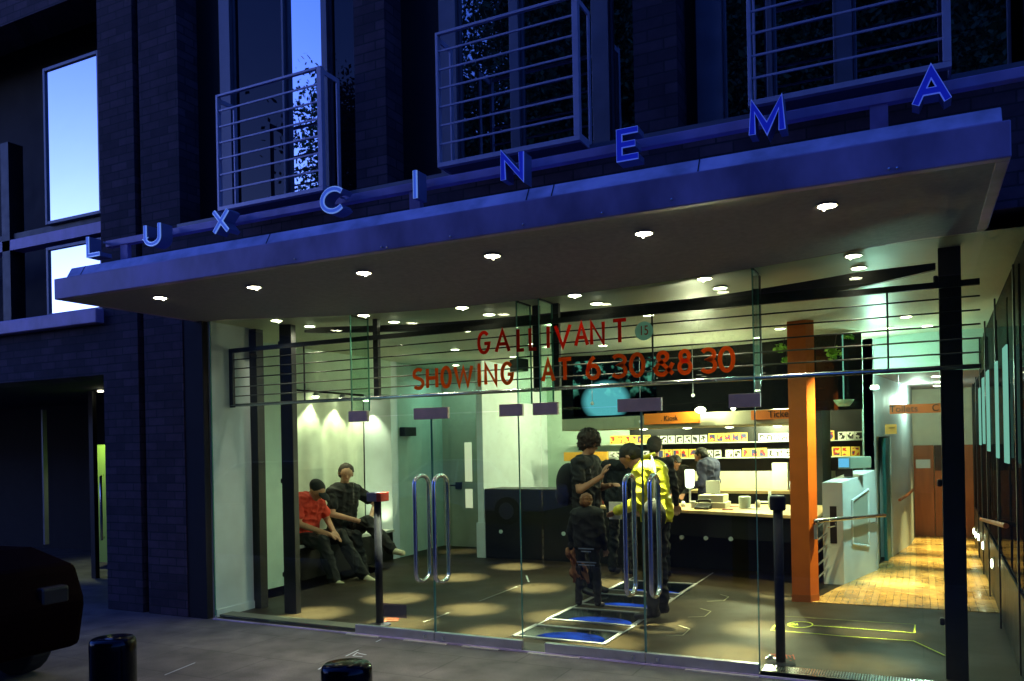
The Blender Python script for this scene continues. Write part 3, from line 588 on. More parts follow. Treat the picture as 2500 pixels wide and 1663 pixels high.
# ------------------------------------------------------------------ red lettering on the glass
def word(items, name, label, zb, zh, w_):
    t = thing(name, label, 'lettering', (WY(items[0][1], 900, YG).x, YG-.004, zb)); 
    for ch, u0, u1, dz in items:
        a = WY(u0, 850, YG).x+w_/2; b = WY(u1, 850, YG).x-w_/2; mb = MB()
        if ch in 'I': a = (a+b)/2-.001; b = a+.002
        for k, st in enumerate(G[ch]):
            pts = [(a+(b-a)*x, zb+dz+w_/2+(zh-w_)*y) for x, y in st]
            mb.ribbon(pts, w_, lambda p, q, dd: (p, YG-.0035-.0006*k+dd, q), .002)
        mb.build('painted_letter', M['red' if name == 'painted_title' else 'red2'], t)
word([('G', 1166, 1198, 0), ('A', 1208, 1247, 0), ('L', 1262, 1283, 0), ('L', 1291, 1313, 0), ('I', 1330, 1348, 0), ('V', 1353, 1397, 0), ('A', 1402, 1439, 0), ('N', 1441, 1478, 0), ('T', 1494, 1534, .0)],
     'painted_title', 'red painted film title GALLIVANT on the glass', 2.325, .188, .026)
word([('S', 1006, 1035, 0), ('H', 1039, 1069, 0), ('O', 1074, 1102, 0), ('W', 1106, 1155, 0), ('i', 1160, 1178, 0), ('N', 1181, 1214, 0), ('G', 1221, 1254, 0), ('A', 1320, 1355, 0), ('T', 1359, 1398, 0),
      ('6', 1429, 1466, 0), ('3', 1493, 1532, 0), ('0', 1535, 1575, 0), ('&', 1595, 1645, 0), ('8', 1653, 1690, 0), ('3', 1710, 1751, 0), ('0', 1752, 1795, 0)],
     'painted_times', 'red painted line SHOWING AT 6 30 & 8 30 on the glass', 2.072, .185, .029)
def textmesh(s, size, name, m, parent, loc, rot=(PI/2, 0, 0), ext=.001, align='CENTER'):
    cu = bpy.data.curves.new(name, 'FONT'); cu.body = s; cu.size = size; cu.extrude = ext; cu.align_x = align; cu.align_y = 'CENTER'
    tmp = bpy.data.objects.new(name+'_tmp', cu); COL.objects.link(tmp); dg = bpy.context.evaluated_depsgraph_get()
    me = bpy.data.meshes.new_from_object(tmp.evaluated_get(dg)); bpy.data.objects.remove(tmp); me.materials.clear(); me.materials.append(m)
    o = bpy.data.objects.new(name, me); COL.objects.link(o); off = Vector((0, 0, 0)); q = parent
    while q is not None: off += q.location; q = q.parent
    o.parent = parent; o.location = Vector(loc)-off; o.rotation_euler = rot; return o
p = WY(1572, 808, YG-.004); t = thing('age_rating_disc', 'round pale sticker reading 15 on the glass', 'sticker', p)
mb = MB(); n = 32; mb.ext([(p.x+.068*math.cos(2*PI*k/n), p.z+.068*math.sin(2*PI*k/n)) for k in range(n)], YG-.004, YG-.002); mb.build('disc', redvinyl((.62, .9, .85, 1)), t)
o = textmesh('15', .085, 'numerals', M['redmark'], t, (p.x, YG-.006, p.z)); o.scale = (.85, 1.15, 1)
for u0, u1, v0, v1, lb in ((935, 992, 1477, 1505, 'small mauve patch imitating a sign reflection low on the left glass door'),):
    a = WY(u0, v1, YG-.004); b = WY(u1, v0, YG-.004); o = MB().box(a.x, b.x, YG-.004, YG-.002, a.z, b.z).build('notice', M['phaze'], None, origin=a); tag(o, lb, 'notice')  # tinted patch imitates a sign reflected in the glass; no real notice
# ------------------------------------------------------------------ downlights
rows = [
 ('canopy row', [(391, 725), (620, 699), (888, 664), (1202, 622), (1572, 567), (2019, 499)], True),
 ('second row just outside the glass', [(675, 781), (888, 768), (1128, 749), (1403, 719), (1720, 678), (2083, 622)], True),
 ('third row just inside the glass', [(756, 795), (962, 784), (1194, 766), (1457, 739), (1758, 701), (2096, 652)], False),
 ('fourth row mid lobby', [(951, 820), (1138, 806), (1349, 790), (1583, 767), (1839, 741), (2122, 711)], False),
 ('fifth row by the counter', [(1111, 852), (1254, 870), (1300, 838), (1472, 842), (1904, 801), (2168, 799)], False)]
WARM = (1, .88, .64); INL = (1, .97, .55); SPL = (.52, 1, .80)
def downlight(p, label, group, out, energy, spill=0, nm3=False):
    z = p.z
    t = thing('downlight', label, 'downlight', p, group)
    MB().lathe((p.x, p.y, z-.006), [(.040, .004), (.058, .004), (.060, .0), (.056, -.004), (.042, -.002)], 28).build('trim', M['chrome'], t, smooth=True)
    MB().lathe((p.x, p.y, z-.0085), [(.048, .002), (.048, -.002), (.030, -.005), (.008, -.007)], 24).build('lamp_face', M['lamp'] if out else M['lampin'], t, smooth=True)
    if out: MB().ball((p.x-.02, p.y+.05, z-.012), .008, 10, 6).build('bulb_tip', M['lamp'], t)
    if energy: lampobj('SPOT', 'spot_beam', t, (p.x, p.y, z-.05), energy, WARM if out else INL, .03, 84 if out else 17, 1)
    if spill: lampobj('SPOT', 'spill', t, (p.x, p.y, z-.04), spill, WARM if (out or nm3) else SPL, .05, 165, .5)
for ri, (nm, pts, out) in enumerate(rows):
    for i, (u, v) in enumerate(pts):
        z = 2.8
        for _ in range(12): q = WZ(u, v, z); z = .5*z+.5*ceilz(q.x, q.y)
        q = WZ(u, v, z); q.z = z-.001
        en = (46*(.35 if i > 4 else .4 if i < 1 else 1), 60*(.35 if i > 4 else .5 if i < 1 else 1), 5600, 5200, 4800)[ri]*(.5 if (ri > 1 and i >= 5) else 1); sp = (0, 0, 24, 11, 12)[ri]
        downlight(q, 'round recessed downlight, %s from the left in the %s' % (ORD[i], nm), 'recessed downlights', out, en, sp, ri == 2)
downlight(Vector((-6.3, 10.8, ceilz(-6.3, 10.8)-.001)), 'added recessed downlight brightening the corner before the grey back door', 'recessed downlights', False, 900, 22)  # lamp added to brighten the dark recess by the back door
# ------------------------------------------------------------------ lobby floor glass panels and markings
for k, (y0, y1) in enumerate(((6.16, 6.56), (6.86, 7.38), (7.62, 8.18), (8.48, 9.10))):
    x0, x1 = -3.05, -2.29
    t = thing('floor_light', 'glass floor panel glowing blue, %s from the doors' % ORD[k], 'floor light', ((x0+x1)/2, (y0+y1)/2, 0), 'blue lit glass floor panels')
    fr = MB(); s = .035; fr.box(x0-s, x1+s, y0-s, y0, .001, .012).box(x0-s, x1+s, y1, y1+s, .001, .012).box(x0-s, x0, y0, y1, .001, .012).box(x1, x1+s, y0, y1, .001, .012); fr.build('frame', M['alu'], t)
    MB().box(x0, x1, y0, y1, .001, .006).build('glass', mat('dark_floor_glass%d' % k, (.004, .006, .008), .08), t)
    n = 30; cx, r = (x0+x1)/2+.08, .30; pts = []
    for i in range(n+1):
        a = PI*i/n; pts.append((cx+r*math.cos(a), min(y0+.015+(.26, .22, .16, .10)[k]*math.sin(a), y1-.05)))
    MB().prism(pts, .0065, .0085).build('lit_disc', M['bluelit'], t)
def floorline(name, label, pl, m, w_=.012, z=.0085, cat='floor marking', group=None):
    t = MB()
    for k, l in enumerate(pl): t.ribbon([tuple(WZ(u, v).xy) for u, v in l], w_, lambda a, b, d: (a, b, z+d), .0015)
    o = t.build(name, m, None, origin=WZ(*pl[0][0])); tag(o, label, cat, group); return o
def K(ox, oy, k, *p): return [(ox+a*k, oy+b*k) for a, b in p]
k7 = 600/2357
el = [(1800+(605+118*math.cos(a))*k7, 1350+(697+28*math.sin(a))*k7) for a in [2*PI*i/28 for i in range(29)]]
floorline('tape_marking', 'yellow taped outline with a circle on the right lobby floor', [K(1800, 1350, k7, (375, 692), (328, 752), (700, 780), (1000, 808), (1690, 855), (1990, 995)), K(1800, 1350, k7, (730, 706), (1240, 742), (1700, 778), (1706, 700)), el] +
          [K(1800, 1350, k7, (500+12*i, 686+3*(i % 3)), (508+12*i, 704-3*(i % 2))) for i in range(7)], M['ylw'], .011)
floorline('tape_marking', 'faint yellow line behind the circle outline', [K(1800, 1350, k7, (440, 615), (1040, 655), (1700, 695))], mat('faint_tape', (.22, .24, .06), .7), .008)
for a, b, c, d, e, lb in ((1790, 1095, 1900, 1130, (1830, 1192), 'nearest'), (2000, 932, 2100, 960, (2040, 1010), 'second nearest'), (2190, 797, 2270, 820, (2222, 858), 'farthest')):
    kk = 600/2352; floorline('chalk_arrow', 'thin white chalk corner mark on the lobby floor, %s of three' % lb, [K(1200, 1250, kk, (a, b), (c, d), e, (e[0]-160, e[1]+6))], M['ylw'] if 0 else mat('chalk_%s' % lb[:3], (.42, .40, .28), .8), .008, group='chalk corner marks')
floorline('floor_trunking', 'long metal floor strip right of the blue panels', [[(1470, 1576), (1532, 1541), (1600, 1494), (1741, 1400)]], M['alu'], .02)
floorline('floor_trunking', 'long metal floor strip left of the blue panels', [[(1256, 1556), (1343, 1512), (1399, 1484), (1547, 1411)]], M['alu'], .02)
floorline('chalk_line', 'white chalk line slanting across the floor behind the left doors', [[(1035, 1521), (1100, 1497)], [(1170, 1470), (1271, 1431)]], mat('chalk_soft', (.40, .40, .40), .8), .007)
floorline('chalk_stroke', 'short bright white stroke on the floor behind the centre strip', [[(1285, 1407), (1291, 1423)]], M['chalk'], .02)
sq = []
for i in range(7): sq.append([(1882+i*9, 1601+(i % 2)*3), (1886+i*9, 1613-(i % 3)*2)])
floorline('red_scribble', 'red painted scribble on the floor at the right sensor post', sq+[[(1880, 1600), (1938, 1604)], [(1878, 1615), (1932, 1616)]], M['redmark'], .008)
floorline('red_mark', 'red painted patch on the floor at the left sensor post', [[(938, 1519), (972, 1516)], [(940, 1514), (974, 1512)]], M['redmark'], .03)
kp = 400/2091
def pavel(name, label, pl, m, w_): return floorline(name, label, pl, m, w_, z=.002)
pavel('chalk_scribble', 'pale blue survey scribble on the pavement behind the front bollard', [K(500, 1350, kp, (1800, 1322), (1960, 1245)), K(500, 1350, kp, (1890, 1318), (1945, 1275), (1985, 1290), (2060, 1305)), K(500, 1350, kp, (1900, 1320), (2010, 1330))], M['chalk'], .010)
pavel('chalk_dash', 'pale dash on the pavement left of the front bollard', [K(500, 1350, kp, (1450, 1492), (1500, 1462))], M['chalk'], .012)
pavel('chalk_dash', 'pale chalk line on the pavement beside the left bollard', [[(402, 1649), (476, 1619)]], M['chalk'], .006)
pavel('chalk_dash', 'short pale chalk dash below the left glass door', [[(918, 1568), (930, 1562)]], M['chalk'], .010)
# ------------------------------------------------------------------ sensor posts behind the doors
def sensor(px, label, boxes):
    t = thing('sensor_post', label, 'post', (px, 6.08, 0), 'sensor posts inside the doors')
    MB().tube([(px, 6.08, 0), (px, 6.08, 1.12)], .034, 18).build('shaft', M['post'], t, smooth=True)
    MB().lathe((px, 6.08, 0), [(.10, 0), (.10, .01), (.05, .02)], 20).build('foot', M['post'], t)
    boxes(t, px)
def hb1(t, px):
    MB().box(px-.07, px+.035, 6.01, 6.14, 1.12, 1.20).build('head', mat('mauve_plastic', (.10, .09, .20), .5), t, bevel=.006); MB().box(px+.037, px+.085, 6.01, 6.14, 1.12, 1.20).build('red_cap', M['redplastic'], t, bevel=.004)
def hb2(t, px): MB().lathe((px, 6.08, 1.10), [(.05, 0), (.055, .01), (.055, .09), (.048, .10)], 24).build('head', M['post'], t); MB().lathe((px, 6.08, 1.201), [(.046, 0), (.046, .004)], 24).build('cap', M['alu'], t)
sensor(WY(925, 1400, 6.08).x, 'slim mauve post with a red ended box, behind the left door', hb1)
sensor(WY(1902, 1400, 6.08).x, 'slim dark post with a round head, left of the orange column', hb2)
t = thing('floor_bracket', 'small shiny bracket on the floor at the right sensor post', 'bracket', WZ(1880, 1612)); p = WZ(1880, 1612); MB().box(p.x-.03, p.x+.04, p.y-.015, p.y+.015, .001, .02).ball((p.x, p.y, .025), .018, 10, 6).build('plate', M['chrome'], t)
# ------------------------------------------------------------------ bench and niche lamps
t = thing('bench', 'long black bench with a pale top built along the niche', 'bench', (-7.0, 8.7, 0))
MB().box(-7.20, -6.78, 7.72, 9.74, 0, .395).build('base', M['black'], t); MB().box(-7.20, -6.755, 7.705, 9.75, .396, .43).build('seat', M['benchtop'], t, bevel=.004); MB().box(-7.2, -6.76, 7.695, 7.718, 0, .395).build('end_trim', M['benchtop'], t)
for k, (y, lb) in enumerate(((8.50, 'left'), (9.05, 'middle'), (9.60, 'right'))):
    y -= .0
    t = thing('wall_washer', 'bright wall washer lamp at the top of the niche, %s of three' % lb, 'wall lamp', (-7.05, y, 2.36), 'wall washers above the bench')
    MB().lathe((-7.08, y, 2.30), [(.03, .05), (.055, 0), (.05, -.005)], 18).build('shade', M['alu'], t, smooth=True); MB().ball((-7.10, y, 2.29), (.045, .045, .02), 14, 8).build('bulb', M['lampin'], t)
    lampobj('SPOT', 'wash_beam', t, (-7.10, y, 2.27), 75, (1, .98, .62), .03, 92, .6, aim=(-7.22, y, .6))
t = thing('bench_uplight', 'small uplight glowing on the bench end beside the sensor post', 'lamp', (-7.0, 9.62, .43), 'bench uplights'); MB().lathe((-6.98, 9.62, .431), [(.03, 0), (.035, .04), (.02, .06)], 14).build('body', M['black'], t); lampobj('SPOT', 'up_beam', t, (-6.95, 9.55, .47), 9, (1, .95, .6), .03, 110, .8, aim=(-7.0, 9.85, 1.1))
# ------------------------------------------------------------------ back left door
t = thing('lobby_door', 'grey back door with a tall bright glazed slot', 'door', (-6.25, 11.38, 0))
MB().box(-6.75, -5.86, 11.345, 11.395, 0, 1.95).build('leaf', M['door_grey'], t, bevel=.003)
a = WY(1137, 1240, 11.34); b = WY(1151, 1080, 11.34); zm = WY(1143, 1185, 11.34).z
MB().box(a.x, b.x, 11.338, 11.344, a.z, zm-.06).box(a.x, b.x, 11.338, 11.344, zm+.06, b.z).build('vision_slot', mat('lit_slot', (.8, .8, .6), .4, emit=(1, .95, .65), estr=.6), t)
MB().box(a.x-.16, a.x-.06, 11.30, 11.344, zm-.06, zm+.05).tube([(a.x-.12, 11.29, zm), (a.x-.25, 11.29, zm)], .012).build('handle', M['dark'], t)
t = thing('door_closer', 'dark boxy door closer with an arm on the left lobby wall', 'door closer', WX(1010, 1048, -6.79))
p0 = WX(990, 1060, -6.78); MB().box(-6.79, -6.70, 9.98, 10.28, p0.z-.03, p0.z+.10).build('body', M['dark'], t); 
# speaker
t = thing('loudspeaker', 'black loudspeaker angled under the ceiling near the letters', 'loudspeaker', WY(1262, 893, 9.0))
p = WY(1262, 893, 9.0); mb = MB(); mb.prism([(p.x-.10, p.y), (p.x+.08, p.y-.12), (p.x+.12, p.y+.08), (p.x-.04, p.y+.14)], p.z-.07, p.z+.08); mb.build('cabinet', M['black'], t, bevel=.008)
MB().tube([(p.x, p.y+.05, p.z+.06), (p.x, p.y+.05, 2.74)], .012).build('bracket', M['alu'], t); 
# ------------------------------------------------------------------ counter
t = thing('ticket_counter', 'long black counter with a wooden top and pale round studs', 'counter', (-3.5, 10.6, 0))
MB().box(-5.585, -3.86, 10.32, 10.85, 0, .985).build('high_front', M['black'], t, bevel=.004)
MB().box(-3.86, -1.0, 10.30, 10.38, 0, .70).build('low_front', M['black'], t)
MB().prism([(-3.85, 10.26), (-1.0, 9.32), (-1.0, 10.95), (-3.85, 10.95)], .735, .772).build('counter_top', M['countertop'], t, bevel=.004)
MB().prism([(-3.85, 10.30), (-1.02, 9.50), (-1.02, 10.31), (-3.85, 10.31)], .45, .734).build('apron', M['black'], t)
for u, v in ((1223, 1298), (1376, 1303), (1427, 1304), (1480, 1306)):
    p = WY(u, v, 10.318); MB().ext([(p.x+.028*math.cos(2*PI*k/20), p.z+.028*math.sin(2*PI*k/20)) for k in range(20)], 10.31, 10.322).build('stud', M['frost'], t)
for u, v in ((1664, 1312), (1723, 1314), (1784, 1316)):
    yy = 10.26-(WY(u, v, 10.0).x+3.85)*.281+.03
    p = WY(u, v, yy); p = WY(u, v, 10.30-(p.x+3.85)*.2827-.012); MB().ext([(p.x+.026*math.cos(2*PI*k/20), p.z+.026*math.sin(2*PI*k/20)) for k in range(20)], p.y-.004, p.y+.03).build('stud', M['frost'], t)
MB().box(-3.85, -.9, 11.75, 12.55, 0, .86).build('back_unit', M['black'], t); MB().box(-3.85, -.9, 11.70, 12.58, .861, .90).build('back_top', M['countertop'], t)
MB().box(-3.2, -1.05, 12.1, 12.16, .90, 1.16).build('back_panel', M['cream'], t)
for k, (u, y, r_, h_, m, nm, lb) in enumerate(((1668, 10.35, .03, .07, 'paper', 'paper_cup', 'tiny white cup at the far side of the counter'), (1850, 10.3, .035, .10, 'cream', 'drinks_tub', 'short cream tub on the counter beside the clear jar'), (1880, 10.4, .025, .20, 'frost', 'bottle', 'slim pale bottle on the counter before the column'), (1470, 10.5, .03, .12, 'redplastic', 'drinks_tub', 'red tub on the counter beside the backpack wearer'))):
    p = WY(u, 1230, y); o = MB().lathe((p.x, y, .774), [(r_*.8, 0), (r_, h_*.6), (r_*.7, h_*.8), (r_*.6, h_)], 16).build(nm, M[m], None, smooth=True, origin=(p.x, y, .774)); tag(o, lb, nm.replace('_', ' '))
p = WY(1715, 1240, 10.0); t = thing('telephone', 'low dark telephone on the counter in front of the till', 'telephone', (p.x, 10.0, .773)); MB().prism([(p.x-.09, 9.95), (p.x+.09, 9.93), (p.x+.09, 10.12), (p.x-.09, 10.14)], .774, [.80, .80, .84, .84]).build('base', M['black'], t, bevel=.004); MB().tube([(p.x-.085, 10.1, .86), (p.x-.05, 10.1, .875), (p.x+.05, 10.1, .875), (p.x+.085, 10.1, .86)], .018, 10).build('receiver', M['black'], t, smooth=True)
# bulkhead sign above
t = thing('counter_bulkhead', 'deep cream bulkhead hanging over the ticket counter', 'bulkhead', (-2.7, 9.8, 1.8))
A0, A1, A2 = (-4.19, 9.9), (-1.15, 8.80), (-1.15, 10.4)
MB().prism([A0, A1, A2, (-4.19, 10.4)], 1.775, 1.925).build('box', mat('bulkhead_board', (.50, .46, .30), .5, var=.06, vscale=8), t, bevel=.004)
sl = (A1[1]-A0[1])/(A1[0]-A0[0]); ang = math.atan(sl)
def onband(u, v):   # sightline meets the slanting front of the bulkhead
    d = ray(u, v); tt = (A0[1]-sl*A0[0])/(d.y-sl*d.x); return Vector((0, 0, H))+d*tt
def bandsign(name, label, u0, v0, u1, v1, txt, tu, tv, size):
    p, q = onband(u0, v0), onband(u1, v1); nrm = Vector((sl, -1, 0)).normalized()
    t = thing(name, label, 'sign', (p+q)/2, 'orange hanging signs'); mb = MB(); z1, z0 = max(p.z, q.z), min(p.z, q.z)
    a = p+nrm*.006; b = q+nrm*.006; c = q+nrm*.03; d = p+nrm*.03
    mb.prism([(a.x, a.y), (b.x, b.y), (c.x, c.y), (d.x, d.y)], z0, z1); mb.build('board', M['osign'], t)
    w_ = onband(tu, tv)+nrm*.032; textmesh(txt, size, 'lettering', M['black'], t, w_, (PI/2, 0, ang))
bandsign('kiosk_sign', 'orange Kiosk sign on the counter bulkhead', 1576, 1011, 1711, 1032, '. Kiosk', 1638, 1022, .085)
bandsign('tickets_sign', 'orange Tickets sign half hidden by the orange column', 1837, 1003, 1985, 1020, 'Tickets', 1912, 1011, .105)
for k, (u, v) in enumerate(((1310+0, 1048), (1556, 1048), (1665, 1045), (1770, 1043), (1890, 1040))):
    if k == 0: continue
    z = 1.770; p = WZ(u, v, z); 
    tt = thing('counter_downlight', 'small bright lamp under the counter bulkhead, %s from left' % ORD[k-1], 'downlight', p, 'lamps under the bulkhead')
    MB().lathe((p.x, p.y+.25, z-.002), [(.05, .004), (.05, 0), (.02, -.006)], 20).build('lamp_face', M['lampin'], tt); lampobj('SPOT', 'counter_beam', tt, (p.x, p.y+.4, z-.03), 90, (1, .93, .5), .03, 120, .8)
t = thing('dark_glass_screen', 'big dark glass screen above the counter bulkhead', 'screen wall', (-2.4, 9.95, 1.93))
MB().box(-4.19, -.56, 9.905, 9.94, 1.927, 2.78).build('glass', M['smoked'], t)
# blue disc of light and leafy reflections painted as emission on the dark glass
def _unused(): pass
def glowmat():
    m = bpy.data.materials.new('painted_glow'); m.use_nodes = True; n = m.node_tree; n.nodes.clear(); L = n.links.new
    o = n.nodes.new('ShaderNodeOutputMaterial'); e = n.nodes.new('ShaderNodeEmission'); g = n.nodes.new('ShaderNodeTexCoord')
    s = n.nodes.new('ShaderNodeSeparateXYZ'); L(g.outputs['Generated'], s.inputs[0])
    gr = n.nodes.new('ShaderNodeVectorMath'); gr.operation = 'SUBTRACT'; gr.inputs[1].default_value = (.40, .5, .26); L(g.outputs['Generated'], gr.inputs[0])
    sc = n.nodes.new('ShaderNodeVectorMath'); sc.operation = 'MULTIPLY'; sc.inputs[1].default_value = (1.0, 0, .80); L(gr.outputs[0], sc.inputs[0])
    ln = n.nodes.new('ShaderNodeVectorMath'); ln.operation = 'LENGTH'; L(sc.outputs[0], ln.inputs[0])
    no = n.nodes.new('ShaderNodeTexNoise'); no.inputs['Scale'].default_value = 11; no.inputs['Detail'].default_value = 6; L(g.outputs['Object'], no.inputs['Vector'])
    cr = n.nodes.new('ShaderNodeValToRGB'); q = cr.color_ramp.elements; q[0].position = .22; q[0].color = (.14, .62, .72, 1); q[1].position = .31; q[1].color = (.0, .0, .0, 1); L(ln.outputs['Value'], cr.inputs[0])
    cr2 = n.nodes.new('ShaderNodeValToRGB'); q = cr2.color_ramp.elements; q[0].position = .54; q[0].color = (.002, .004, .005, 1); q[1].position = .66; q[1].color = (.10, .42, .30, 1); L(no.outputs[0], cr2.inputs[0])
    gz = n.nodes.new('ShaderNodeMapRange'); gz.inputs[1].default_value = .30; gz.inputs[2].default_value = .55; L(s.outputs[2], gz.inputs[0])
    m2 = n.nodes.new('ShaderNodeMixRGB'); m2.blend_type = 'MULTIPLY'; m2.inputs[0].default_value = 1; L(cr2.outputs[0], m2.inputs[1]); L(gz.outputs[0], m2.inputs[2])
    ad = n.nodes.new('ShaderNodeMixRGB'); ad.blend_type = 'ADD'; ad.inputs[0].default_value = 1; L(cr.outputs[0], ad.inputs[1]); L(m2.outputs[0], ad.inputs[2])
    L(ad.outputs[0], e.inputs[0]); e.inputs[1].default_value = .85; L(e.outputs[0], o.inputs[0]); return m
a = WY(1400, 1019, 9.89); b = WY(1600, 870, 9.89); MB().box(a.x, b.x, 9.893, 9.90, a.z+.01, b.z).build('painted_glow', glowmat(), t)
a = WY(1662, 990, 9.86); tt = thing('spot_glare_lamp', 'bright white lamp glowing on top of the bulkhead between the signs', 'lamp', WY(1710, 1003, 9.02)); p = WY(1710, 1003, 9.02); MB().ball((p.x, p.y, 1.95), (.06, .05, .035), 16, 8).build('bulb', M['lampin'], tt); lampobj('POINT', 'glare', tt, (p.x, p.y-.02, 2.03), 40, (1, .97, .6), .03)
for u, v0, v1, lb in ((1692, 862, 965, 'hanging cord with a small pale ball, between the signs'), (1564, 860, 1030, 'thin hanging cord above the Kiosk sign'), (1446, 960, 985, 'tiny pale ball hanging before the painted blue glow')):
    p = WY(u, v1, 9.4); q = WY(u-3, v0, 9.4); o = thing('pendant_cord', lb, 'pendant', p, 'hanging cords'); MB().tube([(p.x, p.y, p.z), (p.x, p.y, 2.72)], .004, 6).build('cord', M['alu'], o); MB().ball(p, .022, 12, 8).build('ball', M['paper'], o)
# leafy sprays modelled in place of reflections in the dark glass
def reflection_spray(c, r, n, label):
    mb = MB()
    for _ in range(n):
        a = Vector(rng.normal(0, 1, 3)); a.normalize(); p = Vector(c)+Vector((a.x*r[0], a.y*r[1], a.z*r[2]))*random.random()**.5
        u = Vector(rng.normal(0, 1, 3)).normalized()*.03; v = u.cross(Vector(rng.normal(0, 1, 3))).normalized()*.018
        mb.add([p-u, p+v, p+u, p-v], [(0, 1, 2, 3)])
    mb.tube([(c[0], c[1], c[2]), (c[0]+.03, c[1]+.03, 2.75)], .004, 5, mi=1)
    o = mb.build('leaf_reflection', [mat('leaf_reflection_green', (.20, .42, .05), .5), M['bark']], None, origin=c); tag(o, label, 'leaf reflection', 'leaf reflections over the counter'); return o
for (u, v, r, n, lb) in ((1908, 850, (.09, .05, .055), 60, 'small leafy spray shaped as a reflection left of the orange column'), (1918, 880, (.04, .03, .04), 22, 'tiny leaf sprig shaped as a reflection beside the orange column'), (2035, 862, (.09, .04, .08), 60, 'leafy spray shaped as a reflection right of the orange column'), (2070, 822, (.06, .03, .025), 26, 'small leaf tuft shaped as a reflection at the ceiling right of the column')):
    reflection_spray(WY(u, v, 9.7), r, n, lb)
t = thing('glass_bowl_pendant', 'green glass bowl lamp hanging right of the orange column', 'pendant', WY(2060, 985, 9.6)); p = WY(2060, 985, 9.6)
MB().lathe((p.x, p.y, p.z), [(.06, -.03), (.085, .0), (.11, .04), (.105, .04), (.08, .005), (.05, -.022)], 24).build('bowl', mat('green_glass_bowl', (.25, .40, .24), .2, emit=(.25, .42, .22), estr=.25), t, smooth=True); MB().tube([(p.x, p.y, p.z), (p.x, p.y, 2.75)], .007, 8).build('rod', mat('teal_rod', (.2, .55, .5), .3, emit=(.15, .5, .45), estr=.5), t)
# ------------------------------------------------------------------ back shelves, booklets
ysf = 12.35
for k, (za, lb) in enumerate(((1.585, 'upper'), (1.355, 'lower'))):
    t = thing('wall_shelf', '%s long lit glass shelf behind the counter' % lb, 'shelf', (-2.8, 12.45, za), 'shelves behind the counter'); MB().box(-5.1, -.64, 12.3, 12.58, za-.012, za).build('board', M['glowwhite'] if 0 else M['paper'], t)
    MB().box(-5.1, -.64, 12.293, 12.299, za-.010, za-.002).build('front_edge', M['edge'] if 0 else M['frost'], t)
wallbox('shelf_backing', M['black'], -4.15, -.63, 12.585, 12.598, .9, 2.7)
def booklets(z, spans, row):
    protoW = protoR = None; items = []
    for x0, x1, kind in spans:
        n = max(1, round((x1-x0)/.118)); 
        for i in range(n): items.append((x0+(i+.5)*(x1-x0)/n, kind))
    for x, kind in items:
        P = protoW if kind == 'w' else protoR; wd, hh = (.105, .115) if kind == 'w' else (.112, .135)
        if P is None:
            o = MB().box(x-wd/2, x+wd/2, ysf-.008, ysf, z+.001, z+hh).build('booklet', M['pw'] if kind == 'w' else M['pr'], None, origin=(x, ysf, z))
            tag(o, ('white booklet with a black print on the %s shelf' if kind == 'w' else 'yellow and red booklet on the %s shelf') % row, 'booklet', ('white booklets' if kind == 'w' else 'red and yellow booklets')+' on the %s shelf' % row)
            if kind == 'w': protoW = o
            else: protoR = o
        else: o = P.copy(); COL.objects.link(o); o.location = (x, ysf, z)
    return
X = lambda u: WY(u, 1080, ysf).x
booklets(1.585, [(X(1490), X(1588), 'r'), (X(1592), X(1728), 'w'), (X(1730), X(1825), 'r'), (X(1852), X(1925), 'w'), (X(1988), X(2040), 'r'), (X(2046), X(2108), 'w')], 'upper')
booklets(1.355, [(X(1486), X(1585), 'w'), (X(1602), X(1700), 'r'), (X(1722), X(1762), 'w'), (X(1770), X(1810), 'w'), (X(1812), X(1872), 'r'), (X(1874), X(1930), 'w'), (X(1990), X(2028), 'w'), (X(2030), X(2100), 'r')], 'lower')
a = WY(1378, 1126, 11.9); b = WY(1483, 1106, 11.9); t = thing('orange_display_box', 'plain orange display board on the wall left of the booklets', 'board', a); MB().box(a.x, b.x, 11.88, 11.94, a.z, b.z+.02).build('board', mat('amber_board', (.85, .42, .05), .5), t)
MB().box(a.x, b.x, 11.94, 12.6, a.z+.03, a.z+.05).build('bracket', M['alu'], t)
lampobj('POINT', 'shelf_fill', bpy.data.objects['counter_bulkhead'], (-3.9, 11.6, 2.1), 85, (1, 1, .62), .1); lampobj('POINT', 'shelf_fill', bpy.data.objects['counter_bulkhead'], (-2.0, 11.6, 1.95), 250, (1, .97, .55), .1)  # bare fill lights added behind the bulkhead to brighten the shelves
lampobj('POINT', 'shelf_fill', bpy.data.objects['counter_bulkhead'], (-5.0, 11.6, 2.2), 8, (1, 1, .62), .1)
# things on the counter
def item(name, label, cat, parts, loc, group=None):
    t = thing(name, label, cat, loc, group)
    for nm, mb, m in parts: mb.build(nm, m, t, bevel=.003)
    return t
cx = WY(1745, 1210, 10.35).x; z0 = .773
item('cash_till', 'cream cash till with a raised display on the counter', 'till', [('base', MB().box(cx-.20, cx+.17, 10.15, 10.5, z0, z0+.07), M['cream']), ('keyboard', MB().prism([(cx-.17, 10.18), (cx+.14, 10.18), (cx+.14, 10.5), (cx-.17, 10.5)], z0+.071, z0+.16), M['cream']), ('display', MB().box(cx-.12, cx+.05, 10.4, 10.44, z0+.17, z0+.33), mat('grey_plastic', (.45, .45, .40), .5)), ('stand', MB().box(cx-.06, cx-.01, 10.42, 10.46, z0+.15, z0+.2), M['cream'])], (cx, 10.3, z0))
for u, lb in ((1692, 'small white paper cup on the counter left of the till'),):
    p = WY(u, 1235, 10.2); item('paper_cup', lb, 'cup', [('cup', MB().lathe((p.x, p.y, z0), [(.025, 0), (.036, .085), (.033, .085)], 18), M['paper'])], (p.x, p.y, z0))
